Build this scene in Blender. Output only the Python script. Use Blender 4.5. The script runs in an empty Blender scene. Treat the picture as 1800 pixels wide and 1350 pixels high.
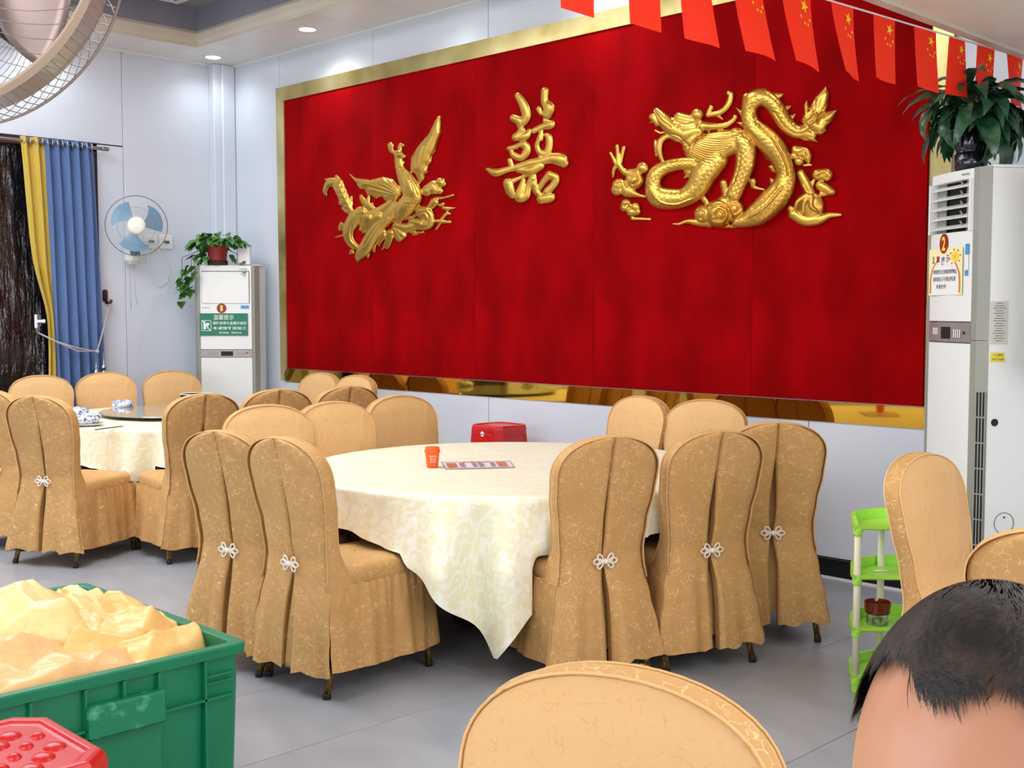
import bpy, math, random
import numpy as np
from mathutils import Vector, Matrix, noise

PI = math.pi
random.seed(7)
rng = np.random.default_rng(7)
scene = bpy.context.scene
COL = scene.collection

# ------------------------------------------------------------------ camera
CAM_H = 1.45
FOC = 2072.0
YAW = math.radians(-45.15)
PITCH = math.radians(-3.55)
FW = np.array([math.sin(YAW) * math.cos(PITCH), math.cos(YAW) * math.cos(PITCH), math.sin(PITCH)])
RT = np.array([math.cos(YAW), -math.sin(YAW), 0.0])
UP = np.cross(RT, FW)
CAMP = np.array([0.0, 0.0, CAM_H])
cam_data = bpy.data.cameras.new('camera')
cam = bpy.data.objects.new('camera', cam_data)
COL.objects.link(cam)
scene.camera = cam
cam_data.sensor_fit = 'HORIZONTAL'
cam_data.sensor_width = 36.0
cam_data.lens = FOC / 1800.0 * 36.0
cam_data.clip_start = 0.05
cam.matrix_world = Matrix(((RT[0], UP[0], -FW[0], 0), (RT[1], UP[1], -FW[1], 0), (RT[2], UP[2], -FW[2], CAM_H), (0, 0, 0, 1)))

# ------------------------------------------------------------------ world, lights, exposure
world = bpy.data.worlds.new('world')
scene.world = world
world.use_nodes = True
world.node_tree.nodes['Background'].inputs[0].default_value = (0.02, 0.025, 0.035, 1)
world.node_tree.nodes['Background'].inputs[1].default_value = 1.0
scene.view_settings.view_transform = 'Standard'
scene.view_settings.look = 'None'
scene.view_settings.exposure = 0.30
scene.view_settings.gamma = 1.0
scene.view_settings.use_curve_mapping = False


FWY_L = -2.55


def area(name, loc, sx, sy, power, color=(1, 1, 1), rot=(0, 0, 0)):
    l = bpy.data.lights.new(name, 'AREA')
    l.shape = 'RECTANGLE'
    l.size, l.size_y, l.energy, l.color = sx, sy, power, color
    o = bpy.data.objects.new(name, l)
    o.location, o.rotation_euler = loc, rot
    COL.objects.link(o)
    return o


def spot(name, loc, power, angle=100, color=(1, 1, 1), blend=0.7):
    l = bpy.data.lights.new(name, 'SPOT')
    l.energy, l.color, l.spot_size, l.spot_blend, l.shadow_soft_size = power, color, math.radians(angle), blend, 0.045
    o = bpy.data.objects.new(name, l)
    o.location = loc
    COL.objects.link(o)
    return o


area('ceiling_panel_light', (-5.55, 2.0, 3.86), 4.0, 3.0, 150, (0.97, 0.985, 1.0))
area('ceiling_panel_light', (-8.0, 1.6, 3.86), 0.8, 3.6, 62, (0.94, 0.98, 1.0))
area('ceiling_panel_light', (-0.3, 2.6, 2.585), 2.6, 1.6, 28, (1.0, 0.98, 0.95))
area('ceiling_panel_light', (-0.8, -1.4, 2.585), 3.0, 1.6, 40, (1.0, 0.985, 0.96))
area('fill_light', (-3.0, FWY_L, 1.6), 6.0, 1.5, 90, (0.93, 0.97, 1.0), (-PI / 2, 0, PI))  # added fill from behind the camera, brightens low soffit and chair fronts
area('fill_light', (1.64, 2.0, 1.6), 1.4, 3.0, 48, (0.98, 0.98, 1.0), (0, PI / 2, 0))  # second added fill, from the right, lifts the tall cabinet's side
DOWN = [(-9.0, 5.37), (-7.61, 5.36), (-6.2, 5.36), (-4.85, 5.36), (-3.5, 5.36), (-9.12, 4.0), (-9.12, 2.6)]
for (dx, dy) in DOWN:
    spot('downlight_lamp', (dx, dy, 3.575), 24 if dx in (-7.61, -4.85) else 8, 150, (0.90, 0.98, 1.0), 1.0)

# ------------------------------------------------------------------ geometry helpers


def ray(px, py):
    return FW + RT * (px - 900.0) / FOC - UP * (py - 675.0) / FOC


def at_depth(px, py, d):
    return Vector(CAMP + ray(px, py) * d)


def at_y(px, py, Y):
    r = ray(px, py)
    return Vector(CAMP + r * (Y / r[1]))


def at_x(px, py, X):
    r = ray(px, py)
    return Vector(CAMP + r * (X / r[0]))


def at_z(px, py, z):
    r = ray(px, py)
    return Vector(CAMP + r * ((z - CAM_H) / r[2]))


def tag(o, label=None, cat=None, group=None, kind=None):
    if label:
        o['label'] = label
    if cat:
        o['category'] = cat
    if group:
        o['group'] = group
    if kind:
        o['kind'] = kind
    return o


def thing(name, label, cat, loc=(0, 0, 0), rotz=0.0, group=None, rot=None):
    o = bpy.data.objects.new(name, None)
    COL.objects.link(o)
    o.location = loc
    o.rotation_euler = rot if rot else (0, 0, rotz)
    o.empty_display_size = 0.1
    return tag(o, label, cat, group)


class MB:
    def __init__(s):
        s.v, s.f = [], []

    def add(s, vs, fs):
        n = len(s.v)
        s.v.extend([tuple(p) for p in vs])
        s.f.extend([tuple(i + n for i in f) for f in fs])
        return s

    def box(s, c, d, rz=0.0, bev=0.0):
        x, y, z = d[0] / 2, d[1] / 2, d[2] / 2
        cs, sn = math.cos(rz), math.sin(rz)
        if bev > 0:
            b = min(bev, x * .99, y * .99, z * .99)
            pts = []
            for sz in (-1, 1):
                for ins in (0, 1):
                    zz = sz * (z - (0 if ins else b)) if True else 0
                    xx, yy = (x - b, y - b) if ins else (x, y)
                    bb = 0 if ins else b
                    loop = [(xx, -yy + bb), (xx, yy - bb), (xx - bb, yy), (-xx + bb, yy), (-xx, yy - bb), (-xx, -yy + bb), (-xx + bb, -yy), (xx - bb, -yy)]
                    pts.append([(a, q, zz) for a, q in loop])
            order = [pts[1], pts[0], pts[2], pts[3]]
            vs, fs = [], []
            for lp in order:
                for (a, q, zz) in lp:
                    vs.append((c[0] + a * cs - q * sn, c[1] + a * sn + q * cs, c[2] + zz))
            for k in range(3):
                for i in range(8):
                    j = (i + 1) % 8
                    fs.append((k * 8 + i, k * 8 + j, k * 8 + 8 + j, k * 8 + 8 + i))
            fs.append(tuple(reversed(range(8))))
            fs.append(tuple(range(24, 32)))
            return s.add(vs, fs)
        vs = []
        for sx, sy, sz in ((-1, -1, -1), (1, -1, -1), (1, 1, -1), (-1, 1, -1), (-1, -1, 1), (1, -1, 1), (1, 1, 1), (-1, 1, 1)):
            a, q = sx * x, sy * y
            vs.append((c[0] + a * cs - q * sn, c[1] + a * sn + q * cs, c[2] + sz * z))
        return s.add(vs, [(0, 3, 2, 1), (4, 5, 6, 7), (0, 1, 5, 4), (1, 2, 6, 5), (2, 3, 7, 6), (3, 0, 4, 7)])

    def prism(s, poly, z0, z1, scale=1.0):
        n = len(poly)
        cx = sum(p[0] for p in poly) / n
        cy = sum(p[1] for p in poly) / n
        vs = [(p[0], p[1], z0) for p in poly] + [(cx + (p[0] - cx) * scale, cy + (p[1] - cy) * scale, z1) for p in poly]
        fs = [tuple(reversed(range(n))), tuple(range(n, 2 * n))]
        for i in range(n):
            j = (i + 1) % n
            fs.append((i, j, n + j, n + i))
        return s.add(vs, fs)

    def tube(s, path, r, n=8, cap=True, closed=False):
        P = [Vector(p) for p in path]
        m = len(P)
        R = r if isinstance(r, (list, tuple)) else [r] * m
        vs, fs = [], []
        up = None
        for i in range(m):
            if closed:
                t = P[(i + 1) % m] - P[i - 1]
            else:
                t = P[min(i + 1, m - 1)] - P[max(i - 1, 0)]
            if t.length < 1e-9:
                t = Vector((0, 0, 1))
            t.normalize()
            if up is None:
                up = Vector((0, 0, 1)) if abs(t.z) < 0.9 else Vector((1, 0, 0))
            a = t.cross(up)
            if a.length < 1e-6:
                a = t.cross(Vector((1, 0, 0)))
            a.normalize()
            b = a.cross(t).normalized()
            up = b
            for k in range(n):
                g = 2 * PI * k / n
                vs.append(P[i] + a * (math.cos(g) * R[i]) + b * (math.sin(g) * R[i]))
        rng_m = m if closed else m - 1
        for i in range(rng_m):
            i2 = (i + 1) % m
            for k in range(n):
                k2 = (k + 1) % n
                fs.append((i * n + k, i * n + k2, i2 * n + k2, i2 * n + k))
        if cap and not closed:
            fs.append(tuple(reversed(range(n))))
            fs.append(tuple(range((m - 1) * n, m * n)))
        return s.add(vs, fs)

    def lathe(s, prof, n=32, c=(0, 0, 0), axis='z', caps=True):
        vs, fs = [], []
        for (r, z) in prof:
            for k in range(n):
                g = 2 * PI * k / n
                x, y = r * math.cos(g), r * math.sin(g)
                if axis == 'z':
                    vs.append((c[0] + x, c[1] + y, c[2] + z))
                elif axis == 'y':
                    vs.append((c[0] + x, c[1] - z, c[2] + y))
                else:
                    vs.append((c[0] + z, c[1] + x, c[2] + y))
        m = len(prof)
        for i in range(m - 1):
            for k in range(n):
                k2 = (k + 1) % n
                fs.append((i * n + k, i * n + k2, (i + 1) * n + k2, (i + 1) * n + k))
        if caps:
            fs.append(tuple(reversed(range(n))))
            fs.append(tuple(range((m - 1) * n, m * n)))
        return s.add(vs, fs)

    def grid(s, nu, nv, fn, closed_u=False):
        vs = [fn(i, j) for j in range(nv) for i in range(nu)]
        fs = []
        for j in range(nv - 1):
            for i in range(nu if closed_u else nu - 1):
                i2 = (i + 1) % nu
                fs.append((j * nu + i, j * nu + i2, (j + 1) * nu + i2, (j + 1) * nu + i))
        return s.add(vs, fs)

    def build(s, name, m, parent=None, smooth=False, label=None, kind=None, loc=None, rot=None, solid=None, bevel=None, subd=None, autos=None):
        me = bpy.data.meshes.new(name)
        me.from_pydata(s.v, [], s.f)
        me.materials.append(m)
        if smooth or autos:
            me.polygons.foreach_set('use_smooth', [True] * len(me.polygons))
            if autos:
                me.set_sharp_from_angle(angle=math.radians(autos))
        o = bpy.data.objects.new(name, me)
        COL.objects.link(o)
        if parent:
            o.parent = parent
        if loc is not None:
            o.location = loc
        if rot is not None:
            o.rotation_euler = rot
        if solid:
            q = o.modifiers.new('solid', 'SOLIDIFY')
            q.thickness = solid
            q.offset = 0
        if bevel:
            q = o.modifiers.new('bevel', 'BEVEL')
            q.width = bevel
            q.segments = 2
            q.limit_method = 'ANGLE'
        if subd:
            q = o.modifiers.new('sub', 'SUBSURF')
            q.levels = q.render_levels = subd
        return tag(o, label, None, None, kind)


def copy_obj(o, parent=None):
    c = o.copy()
    COL.objects.link(c)
    c.parent = parent
    return c


def copy_tree(o, parent=None):
    c = copy_obj(o, parent)
    for ch in list(CHILD.get(o.name, [])) or list(o.children):
        copy_tree(ch, c)
    return c


CHILD = {}

# ------------------------------------------------------------------ materials


def lin(r, g, b):
    return tuple(((c / 255.0) / 12.92 if c / 255.0 <= 0.04045 else ((c / 255.0 + 0.055) / 1.055) ** 2.4) for c in (r, g, b)) + (1.0,)


def base_mat(name, col, rough=0.5, metal=0.0, spec=0.5, **kw):
    m = bpy.data.materials.new(name)
    m.use_nodes = True
    b = m.node_tree.nodes['Principled BSDF']
    b.inputs['Base Color'].default_value = col
    b.inputs['Roughness'].default_value = rough
    b.inputs['Metallic'].default_value = metal
    b.inputs['Specular IOR Level'].default_value = spec
    for k, v in kw.items():
        b.inputs[k.replace('_', ' ')].default_value = v
    return m


def N(m, t, **kw):
    n = m.node_tree.nodes.new(t)
    for k, v in kw.items():
        if k in n.inputs.keys():
            n.inputs[k].default_value = v
        else:
            setattr(n, k, v)
    return n


def L(m, a, ao, b, bi):
    m.node_tree.links.new(a.outputs[ao], b.inputs[bi])


def noisy(name, c1, c2, scale=5.0, rough=0.5, metal=0.0, bump=0.0, bscale=None, detail=4.0, ramp=(0.35, 0.65), spec=0.5, stretch=(1, 1, 1), rough2=None, dist=0.01, **kw):
    m = base_mat(name, c1, rough, metal, spec, **kw)
    b = m.node_tree.nodes['Principled BSDF']
    tc = N(m, 'ShaderNodeTexCoord')
    mp = N(m, 'ShaderNodeMapping')
    mp.inputs['Scale'].default_value = stretch
    L(m, tc, 'Object', mp, 'Vector')
    nz = N(m, 'ShaderNodeTexNoise', Scale=scale, Detail=detail)
    L(m, mp, 'Vector', nz, 'Vector')
    cr = N(m, 'ShaderNodeValToRGB')
    cr.color_ramp.elements[0].position, cr.color_ramp.elements[1].position = ramp
    cr.color_ramp.elements[0].color, cr.color_ramp.elements[1].color = c1, c2
    L(m, nz, 'Fac', cr, 'Fac')
    L(m, cr, 'Color', b, 'Base Color')
    if rough2 is not None:
        mr = N(m, 'ShaderNodeMapRange')
        mr.inputs['To Min'].default_value, mr.inputs['To Max'].default_value = rough, rough2
        L(m, nz, 'Fac', mr, 'Value')
        L(m, mr, 'Result', b, 'Roughness')
    if bump:
        n2 = N(m, 'ShaderNodeTexNoise', Scale=bscale or scale * 4, Detail=5.0)
        L(m, mp, 'Vector', n2, 'Vector')
        bp = N(m, 'ShaderNodeBump', Strength=bump, Distance=dist)
        L(m, n2, 'Fac', bp, 'Height')
        L(m, bp, 'Normal', b, 'Normal')
    return m


def fabric(name, c1, c2, thread, mask=0.5, dark=False):
    """gold damask: fine weave, broken thread strokes"""
    m = base_mat(name, c1, 0.62, 0.0, 0.35)
    b = m.node_tree.nodes['Principled BSDF']
    b.inputs['Sheen Weight'].default_value = 0.25
    b.inputs['Sheen Tint'].default_value = thread
    tc = N(m, 'ShaderNodeTexCoord')
    wn = N(m, 'ShaderNodeTexNoise', Scale=14.0, Detail=3.0)
    L(m, tc, 'Object', wn, 'Vector')
    vm = N(m, 'ShaderNodeVectorMath', operation='MULTIPLY_ADD')
    L(m, wn, 'Color', vm, 0)
    vm.inputs[1].default_value = (0.09, 0.09, 0.09)
    L(m, tc, 'Object', vm, 2)
    vo = N(m, 'ShaderNodeTexVoronoi', feature='DISTANCE_TO_EDGE', Scale=38.0)
    L(m, vm, 'Vector', vo, 'Vector')
    e1 = N(m, 'ShaderNodeMapRange')
    e1.inputs['From Min'].default_value, e1.inputs['From Max'].default_value = 0.012, 0.036
    e1.inputs['To Min'].default_value, e1.inputs['To Max'].default_value = 1.0, 0.0
    L(m, vo, 'Distance', e1, 'Value')
    mk = N(m, 'ShaderNodeTexNoise', Scale=38.0, Detail=2.0)
    L(m, tc, 'Object', mk, 'Vector')
    e2 = N(m, 'ShaderNodeMapRange')
    e2.inputs['From Min'].default_value, e2.inputs['From Max'].default_value = mask - .01, mask + 0.05
    L(m, mk, 'Fac', e2, 'Value')
    bg = N(m, 'ShaderNodeTexNoise', Scale=4.0, Detail=3.0)
    L(m, tc, 'Object', bg, 'Vector')
    e3 = N(m, 'ShaderNodeMapRange')
    e3.inputs['From Min'].default_value, e3.inputs['From Max'].default_value = 0.36, 0.5
    L(m, bg, 'Fac', e3, 'Value')
    mu = N(m, 'ShaderNodeMath', operation='MULTIPLY')
    L(m, e1, 'Result', mu, 0)
    L(m, e2, 'Result', mu, 1)
    mu2 = N(m, 'ShaderNodeMath', operation='MULTIPLY')
    L(m, mu, 'Value', mu2, 0)
    L(m, e3, 'Result', mu2, 1)
    base = N(m, 'ShaderNodeMix', data_type='RGBA')
    base.inputs['A'].default_value, base.inputs['B'].default_value = c1, c2
    L(m, bg, 'Fac', base, 'Factor')
    oi = N(m, 'ShaderNodeObjectInfo')
    hv = N(m, 'ShaderNodeHueSaturation')
    mr = N(m, 'ShaderNodeMapRange')
    mr.inputs['To Min'].default_value, mr.inputs['To Max'].default_value = 0.93, 1.07
    L(m, oi, 'Random', mr, 'Value')
    L(m, mr, 'Result', hv, 'Value')
    L(m, base, 'Result', hv, 'Color')
    mx = N(m, 'ShaderNodeMix', data_type='RGBA')
    L(m, mu2, 'Value', mx, 'Factor')
    L(m, hv, 'Color', mx, 'A')
    mx.inputs['B'].default_value = tuple(.35 * c1[i] + .65 * thread[i] for i in range(4))
    L(m, mx, 'Result', b, 'Base Color')
    # weave and wrinkles
    w2 = N(m, 'ShaderNodeTexNoise', Scale=420.0, Detail=2.0)
    L(m, tc, 'Object', w2, 'Vector')
    w3 = N(m, 'ShaderNodeTexNoise', Scale=9.0, Detail=3.0, Distortion=0.6)
    L(m, tc, 'Object', w3, 'Vector')
    b1 = N(m, 'ShaderNodeBump', Strength=0.25, Distance=0.002)
    L(m, w2, 'Fac', b1, 'Height')
    b2 = N(m, 'ShaderNodeBump', Strength=0.5, Distance=0.02)
    L(m, w3, 'Fac', b2, 'Height')
    L(m, b1, 'Normal', b2, 'Normal')
    L(m, b2, 'Normal', b, 'Normal')
    return m


M = {}
M['wall'] = noisy('wall_panel_white', lin(214, 220, 232), lin(220, 226, 236), 1.5, 0.28, spec=0.45, bump=0.03, bscale=3)
M['seam'] = base_mat('seam_dark', lin(38, 42, 48), 0.7)
M['ceil'] = noisy('ceiling_panel', lin(226, 219, 212), lin(232, 226, 220), 1.0, 0.3, spec=0.5)
M['trayc'] = noisy('tray_ceiling_grey', lin(150, 148, 150), lin(160, 158, 158), 1.0, 0.6)
M['trayw'] = noisy('tray_side_grey', lin(128, 130, 142), lin(138, 140, 150), 2.0, 0.5)
M['cove'] = noisy('cove_beige', lin(206, 196, 176), lin(214, 204, 186), 2.0, 0.45)
M['soffit'] = noisy('soffit_cream', lin(236, 222, 204), lin(240, 228, 212), 1.2, 0.42)
M['tile'] = None
M['black'] = base_mat('black_gloss', lin(10, 11, 14), 0.25)
M['base'] = base_mat('baseboard_black', lin(14, 15, 20), 0.3)
M['white'] = base_mat('white_plastic', lin(236, 238, 238), 0.4)
M['acwhite'] = noisy('ac_white', lin(232, 234, 232), lin(238, 239, 238), 1.5, 0.35)
M['acgrey'] = noisy('ac_grey', lin(146, 147, 137), lin(154, 154, 144), 3.0, 0.4)
M['acpanel'] = noisy('ac_panel_taupe', lin(150, 140, 134), lin(166, 156, 150), 3.0, 0.3, metal=0.3)
M['dark'] = base_mat('dark_inside', lin(12, 12, 14), 0.6)
M['fabric'] = fabric('gold_damask', lin(190, 144, 86), lin(202, 156, 98), lin(250, 214, 156), 0.47)
M['fabric_front'] = fabric('gold_damask_front', lin(214, 170, 114), lin(220, 178, 124), lin(204, 152, 84), 0.5)
M['knot'] = base_mat('white_cord', lin(238, 232, 220), 0.6)
M['leg'] = noisy('worn_gold_leg', lin(46, 30, 22), lin(150, 118, 52), 60, 0.4, metal=0.5, ramp=(0.4, 0.6), stretch=(3, 3, 0.5))
M['rubber'] = base_mat('black_rubber', lin(22, 20, 20), 0.6)
M['redplastic'] = noisy('red_plastic', lin(196, 16, 22), lin(206, 20, 26), 3, 0.28, spec=0.6)
M['green'] = noisy('green_crate', lin(0, 112, 74), lin(4, 124, 84), 6, 0.38, bump=0.05, bscale=40, spec=0.5)
M['lime'] = noisy('lime_plastic', lin(158, 222, 72), lin(172, 232, 88), 5, 0.3)
M['ivory'] = base_mat('ivory_plastic', lin(222, 222, 190), 0.35)
M['leaf'] = noisy('pothos_leaf', lin(38, 92, 34), lin(96, 150, 62), 18, 0.35, ramp=(0.3, 0.75), spec=0.5)
M['leafdark'] = noisy('lily_leaf', lin(22, 62, 38), lin(60, 104, 72), 20, 0.25, spec=0.6)
M['stem'] = base_mat('stem_green', lin(70, 100, 50), 0.5)
M['soil'] = noisy('soil', lin(40, 28, 20), lin(70, 52, 36), 40, 0.9, bump=0.5)
M['chrome'] = base_mat('brushed_chrome', lin(190, 190, 192), 0.22, 1.0)
M['steel'] = base_mat('rod_steel', lin(170, 168, 170), 0.3, 0.9)
M['wire'] = base_mat('wire_grey', lin(120, 116, 116), 0.35, 0.7)
M['fanwire'] = base_mat('fan_wire_beige', lin(150, 134, 124), 0.4, 0.4)
M['fanring'] = base_mat('fan_ring_beige', lin(206, 184, 162), 0.4, 0.1)
M['fanblue'] = base_mat('fan_blue', lin(92, 142, 178), 0.35)
M['glass'] = base_mat('clear_glass', (1, 1, 1, 1), 0.03, 0, 0.5, Transmission_Weight=1.0)
M['orange'] = base_mat('orange_paper_cup', lin(250, 96, 20), 0.45)
M['porcelain'] = noisy('blue_white_wrapped', lin(232, 240, 248), lin(70, 100, 170), 55, 0.12, ramp=(0.5, 0.62), spec=0.8, Coat_Weight=1.0)
M['plate'] = base_mat('plate_white', lin(240, 238, 230), 0.15)
M['skin'] = noisy('skin', lin(190, 138, 108), lin(176, 120, 92), 9, 0.36, bump=0.12, bscale=220, dist=0.002, spec=0.4, Subsurface_Weight=0.15)
M['skin'].node_tree.nodes['Principled BSDF'].inputs['Subsurface Scale'].default_value = 0.01
M['hair'] = noisy('black_hair', lin(16, 13, 13), lin(58, 42, 34), 60, 0.5, ramp=(0.45, 0.75), spec=0.35, bump=0.6, bscale=260, dist=0.003, stretch=(1, .25, 1))
M['shirt'] = noisy('dark_shirt', lin(38, 42, 54), lin(48, 52, 66), 20, 0.8, bump=0.2)
M['trousers'] = noisy('dark_trousers', lin(30, 30, 34), lin(40, 40, 46), 20, 0.8)
M['emit'] = base_mat('lamp_face', (1, 1, 1, 1), 0.5)
_b = M['emit'].node_tree.nodes['Principled BSDF']
_b.inputs['Emission Color'].default_value = (0.95, 0.99, 1.0, 1)
_b.inputs['Emission Strength'].default_value = 6.0
M['signgreen'] = base_mat('sign_green', lin(0, 118, 88), 0.4)
M['signwhite'] = base_mat('print_white', lin(240, 245, 242), 0.5)
M['badge'] = base_mat('badge_maroon', lin(150, 32, 26), 0.4)
M['yellow'] = base_mat('print_yellow', lin(252, 222, 60), 0.4)
M['ink'] = base_mat('ink_navy', lin(52, 50, 104), 0.5)
M['inkred'] = base_mat('ink_red', lin(176, 32, 40), 0.5)
M['inkgrey'] = base_mat('ink_grey', lin(96, 96, 100), 0.5)
M['stickblue'] = base_mat('sticker_blue', lin(70, 150, 214), 0.4)
M['paper'] = base_mat('paper_white', lin(240, 240, 236), 0.6)
M['paleyel'] = base_mat('paper_pale_yellow', lin(252, 238, 180), 0.55)
M['brownstroke'] = base_mat('print_orange', lin(214, 128, 54), 0.5)
M['flag'] = base_mat('flag_red', lin(244, 40, 16), 0.55)
_nt = M['flag'].node_tree
_tl = _nt.nodes.new('ShaderNodeBsdfTranslucent')
_tl.inputs[0].default_value = lin(255, 60, 20)
_mx = _nt.nodes.new('ShaderNodeMixShader')
_mx.inputs[0].default_value = 0.45
_nt.links.new(_nt.nodes['Principled BSDF'].outputs[0], _mx.inputs[1])
_nt.links.new(_tl.outputs[0], _mx.inputs[2])
_nt.links.new(_mx.outputs[0], _nt.nodes['Material Output'].inputs['Surface'])
_b = M['flag'].node_tree.nodes['Principled BSDF']
M['star'] = base_mat('star_yellow', lin(255, 222, 20), 0.5)
M['cord'] = base_mat('cord_grey', lin(176, 170, 172), 0.5)
M['brown'] = base_mat('dark_brown', lin(62, 34, 32), 0.4)
M['pot'] = noisy('red_pot', lin(176, 52, 54), lin(150, 44, 48), 14, 0.5, ramp=(0.3, 0.7))
M['potblack'] = base_mat('black_glazed_pot', lin(20, 24, 32), 0.12, 0, 0.7)
M['amber'] = base_mat('amber_glass', lin(150, 54, 10), 0.1, 0, 0.6, Transmission_Weight=0.6)
M['tin'] = noisy('patterned_tin', lin(190, 196, 170), lin(84, 104, 66), 60, 0.35, metal=0.4)

# velvet red with rubbed patches
m = noisy('red_velvet', lin(130, 0, 3), lin(158, 1, 6), 3.4, 0.95, spec=0.06, detail=10, ramp=(0.36, 0.66), stretch=(1, 1, .6), bump=0.25, bscale=120, dist=0.004)
b = m.node_tree.nodes['Principled BSDF']
b.inputs['Sheen Weight'].default_value = 0.0
b.inputs['Sheen Roughness'].default_value = 0.4
b.inputs['Sheen Tint'].default_value = lin(220, 60, 60)
M['velvet'] = m
# gold leaf relief
m = noisy('gold_paint', lin(206, 158, 66), lin(220, 176, 84), 6, 0.25, metal=0.88, bump=0.3, bscale=60, rough2=0.4, dist=0.003)
M['gold'] = m
M['goldmirror'] = noisy('gold_mirror', lin(196, 152, 58), lin(202, 160, 66), 1, 0.04, metal=1.0)
M['goldframe'] = noisy('gold_frame_brushed', lin(176, 156, 92), lin(222, 206, 150), 3.0, 0.26, metal=0.75, detail=6, ramp=(0.35, 0.7), bump=0.06, bscale=10)
# grey floor tile with veining
m = noisy('grey_floor_tile', lin(142, 146, 154), lin(166, 168, 175), 2.2, 0.3, detail=8, ramp=(0.25, 0.75), stretch=(1, 2.4, 1), spec=0.5)
tcn = N(m, 'ShaderNodeTexCoord')
oin = N(m, 'ShaderNodeObjectInfo')
M['tile'] = m
M['grout'] = base_mat('grout_dark', lin(60, 62, 64), 0.8)
# damask tablecloth


def cloth_mat(name, c1, c2):
    m = base_mat(name, c1, 0.42, 0, 0.4)
    b = m.node_tree.nodes['Principled BSDF']
    tc = N(m, 'ShaderNodeTexCoord')
    n1 = N(m, 'ShaderNodeTexNoise', Scale=13.0, Detail=5.0, Distortion=2.5)
    L(m, tc, 'Object', n1, 'Vector')
    cr = N(m, 'ShaderNodeValToRGB')
    cr.color_ramp.elements[0].position, cr.color_ramp.elements[1].position = 0.46, 0.54
    cr.color_ramp.elements[0].color, cr.color_ramp.elements[1].color = c1, c2
    L(m, n1, 'Fac', cr, 'Fac')
    L(m, cr, 'Color', b, 'Base Color')
    mr = N(m, 'ShaderNodeMapRange')
    mr.inputs['From Min'].default_value, mr.inputs['From Max'].default_value = 0.44, 0.56
    mr.inputs['To Min'].default_value, mr.inputs['To Max'].default_value = 0.32, 0.55
    L(m, n1, 'Fac', mr, 'Value')
    L(m, mr, 'Result', b, 'Roughness')
    n2 = N(m, 'ShaderNodeTexNoise', Scale=11.0, Detail=3.0, Distortion=0.8)
    L(m, tc, 'Object', n2, 'Vector')
    bp = N(m, 'ShaderNodeBump', Strength=0.45, Distance=0.012)
    L(m, n2, 'Fac', bp, 'Height')
    n3 = N(m, 'ShaderNodeTexNoise', Scale=300.0, Detail=1.0)
    L(m, tc, 'Object', n3, 'Vector')
    bp2 = N(m, 'ShaderNodeBump', Strength=0.15, Distance=0.002)
    L(m, n3, 'Fac', bp2, 'Height')
    L(m, bp, 'Normal', bp2, 'Normal')
    L(m, bp2, 'Normal', b, 'Normal')
    return m


M['cloth'] = cloth_mat('cream_damask', lin(244, 243, 226), lin(238, 232, 198))
M['peach'] = cloth_mat('peach_napkin', lin(240, 196, 124), lin(236, 188, 112))
M['peach2'] = cloth_mat('yellow_napkin', lin(244, 220, 158), lin(240, 212, 142))
M['peach3'] = cloth_mat('pink_peach_napkin', lin(238, 186, 130), lin(234, 180, 118))
M['curty'] = noisy('yellow_curtain', lin(196, 166, 66), lin(206, 176, 76), 60, 0.8, stretch=(1, 1, 0.1))
M['curtb'] = noisy('blue_curtain', lin(86, 112, 160), lin(94, 120, 168), 60, 0.8, stretch=(1, 1, 0.1))
# crinkled plastic film over a dark night door
m = noisy('plastic_film', lin(6, 8, 16), lin(22, 18, 24), 3, 0.06, bump=0.7, bscale=6, dist=0.05, spec=0.9, stretch=(1, 2.4, 0.5))
M['film'] = m


def star_poly(cx, cy, R, a0=PI / 2, r=0.382):
    return [(cx + (R if k % 2 == 0 else R * r) * math.cos(a0 + k * PI / 5), cy + (R if k % 2 == 0 else R * r) * math.sin(a0 + k * PI / 5)) for k in range(10)]


_font_cache = {}


def text_part(body, size, mat_, parent, loc, rot, width=None, height=None, name='lettering', bold=0.0, label=None, align='CENTER', depth=0.0006):
    """lettering as mesh, lying in its local XY plane"""
    cu = bpy.data.curves.new(name, 'FONT')
    cu.body = body
    cu.size = 1.0
    cu.align_x = 'LEFT'
    cu.extrude = 0.0
    cu.offset = bold
    cu.resolution_u = 2
    tmp = bpy.data.objects.new('tmp_text', cu)
    COL.objects.link(tmp)
    bpy.context.view_layer.update()
    dg = bpy.context.evaluated_depsgraph_get()
    me = bpy.data.meshes.new_from_object(tmp.evaluated_get(dg))
    bpy.data.objects.remove(tmp)
    n = len(me.vertices)
    co = np.zeros(n * 3)
    me.vertices.foreach_get('co', co)
    co = co.reshape(-1, 3)
    mn, mx = co.min(0), co.max(0)
    w, h = mx[0] - mn[0], mx[1] - mn[1]
    if width is None:
        k = size
        sx = sy = k
    else:
        sx = width / w
        sy = (height / h) if height else sx
    ox = (mn[0] + mx[0]) / 2 if align == 'CENTER' else mn[0]
    co[:, 0] = (co[:, 0] - ox) * sx
    co[:, 1] = (co[:, 1] - (mn[1] + mx[1]) / 2) * sy
    co[:, 2] = 0
    me.vertices.foreach_set('co', co.ravel())
    me.materials.clear()
    me.materials.append(mat_)
    me.name = name
    o = bpy.data.objects.new(name, me)
    COL.objects.link(o)
    o.parent = parent
    o.location, o.rotation_euler = loc, rot
    if label:
        o['label'] = label
    return o


# ================================================================== ROOM
BW = 5.6975          # back wall face
LW = -9.297          # left wall face
CZ = 3.6             # soffit height
RW = 1.7
FWY = -2.6


def struct(name, mb, mat_, smooth=False):
    return mb.build(name, mat_, None, smooth, kind='structure')


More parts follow.
